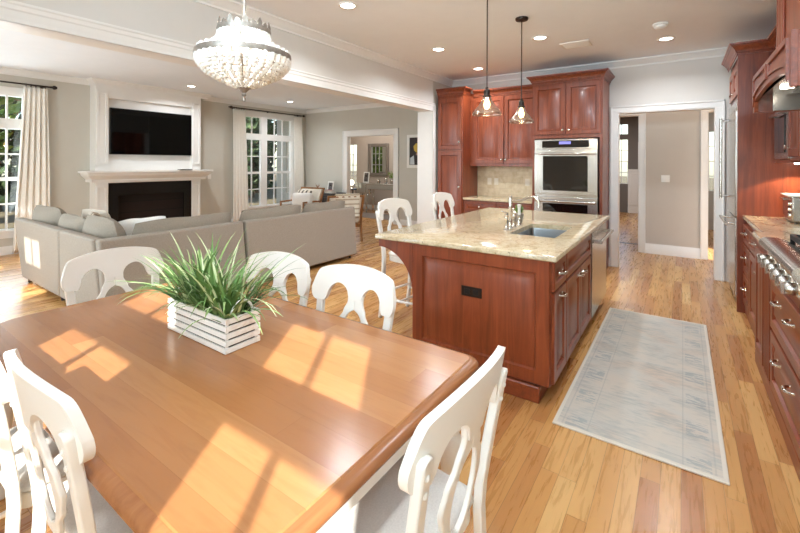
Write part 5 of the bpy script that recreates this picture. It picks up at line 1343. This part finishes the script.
obj('pot', MB().lathe([(0.03, 0), (0.045, 0.09), (0.04, 0.09), (0.03, 0.02)], (0, 0, 0), 16), M['pewter'], gv)
lf = MB()
for k in range(60):
    a = random.uniform(0, 2 * PI); e = random.uniform(0.0, 0.8); l = random.uniform(0.10, 0.30); dv = Vector((math.cos(a) * math.sin(e), math.sin(a) * math.sin(e) * 0.6, math.cos(e))); p1 = Vector((0, 0, 0.08)) + dv * l; p0 = p1 - dv * 0.05; sd_ = dv.cross(Vector((0, 1, 0.2))).normalized() * 0.014
    lf.add([p0, (p0 + p1) / 2 - sd_, p1, (p0 + p1) / 2 + sd_], [(0, 1, 2, 3)])
for k in range(7):
    a = 2 * PI * k / 7; lf.tube([(0, 0, 0.02), (0.05 * math.cos(a), 0.03 * math.sin(a), 0.26)], 0.003, 5)
obj('leaves', lf, M['leaf_green'], gv, smooth=0)
single('dining_rug', MB().box(-1.2, 1.2, -0.45, 0.45, 0, 0.01), plain('grey_rug', rgb(136, 126, 120), 0.95, var=0.12, scale=30), 'grey rug on the dining-room floor in front of the console', 'rug', (-7.3, 9.25, 0.0005))

# ------------------------------------------------------------------ trees outside, last because they only show through the panes
tree((-14.6, 2.0, -0.1), 6.0, 1.15, 'leaf_green', 'bright green tree outside the window left of the fireplace', 0.12, 1700, 0.12, 0.22)
tree((-15.2, 4.5, -0.1), 6.5, 1.2, 'leaf_autumn', 'orange autumn tree outside the left window, nearer the fireplace', 0.13, 1500, 0.10, 0.22)
tree((-17.6, 0.6, -0.1), 6.5, 1.3, 'leaf_autumn', 'orange autumn tree farther off outside the left window', 0.15, 800, 0.08, 0.24)
tree((-18.2, 3.4, -0.1), 8.5, 1.5, 'leaf_dark', 'dark tree behind the bright green one outside the left window', 0.22, 1500, 0.04, 0.30)
tree((-14.2, 9.3, -0.1), 8.0, 1.1, 'leaf_dark', 'dark evergreen outside the curtained window, nearest the fireplace', 0.20, 900, 0.05, 0.24)
tree((-16.4, 11.6, -0.1), 8.5, 1.25, 'leaf_dark', 'dark evergreen in the middle of the curtained window', 0.20, 1000, 0.05, 0.24)
tree((-14.0, 14.2, -0.1), 8.5, 1.2, 'leaf_dark', 'dark evergreen outside the curtained window, nearest the room corner', 0.20, 1000, 0.05, 0.24)
tree((-18.8, 13.6, -0.1), 9.5, 1.6, 'leaf_dark', 'taller dark evergreen behind the middle one outside', 0.24, 1100, 0.03, 0.32)
tree((-18.6, 17.0, -0.1), 9.5, 1.6, 'leaf_green', 'green tree at the back of the woods outside the curtained window', 0.24, 900, 0.05, 0.30)
tree((-22.5, 16.0, -0.1), 10.0, 2.0, 'leaf_dark', 'dark evergreen farthest back in the woods outside', 0.25, 1100, 0.03, 0.40)
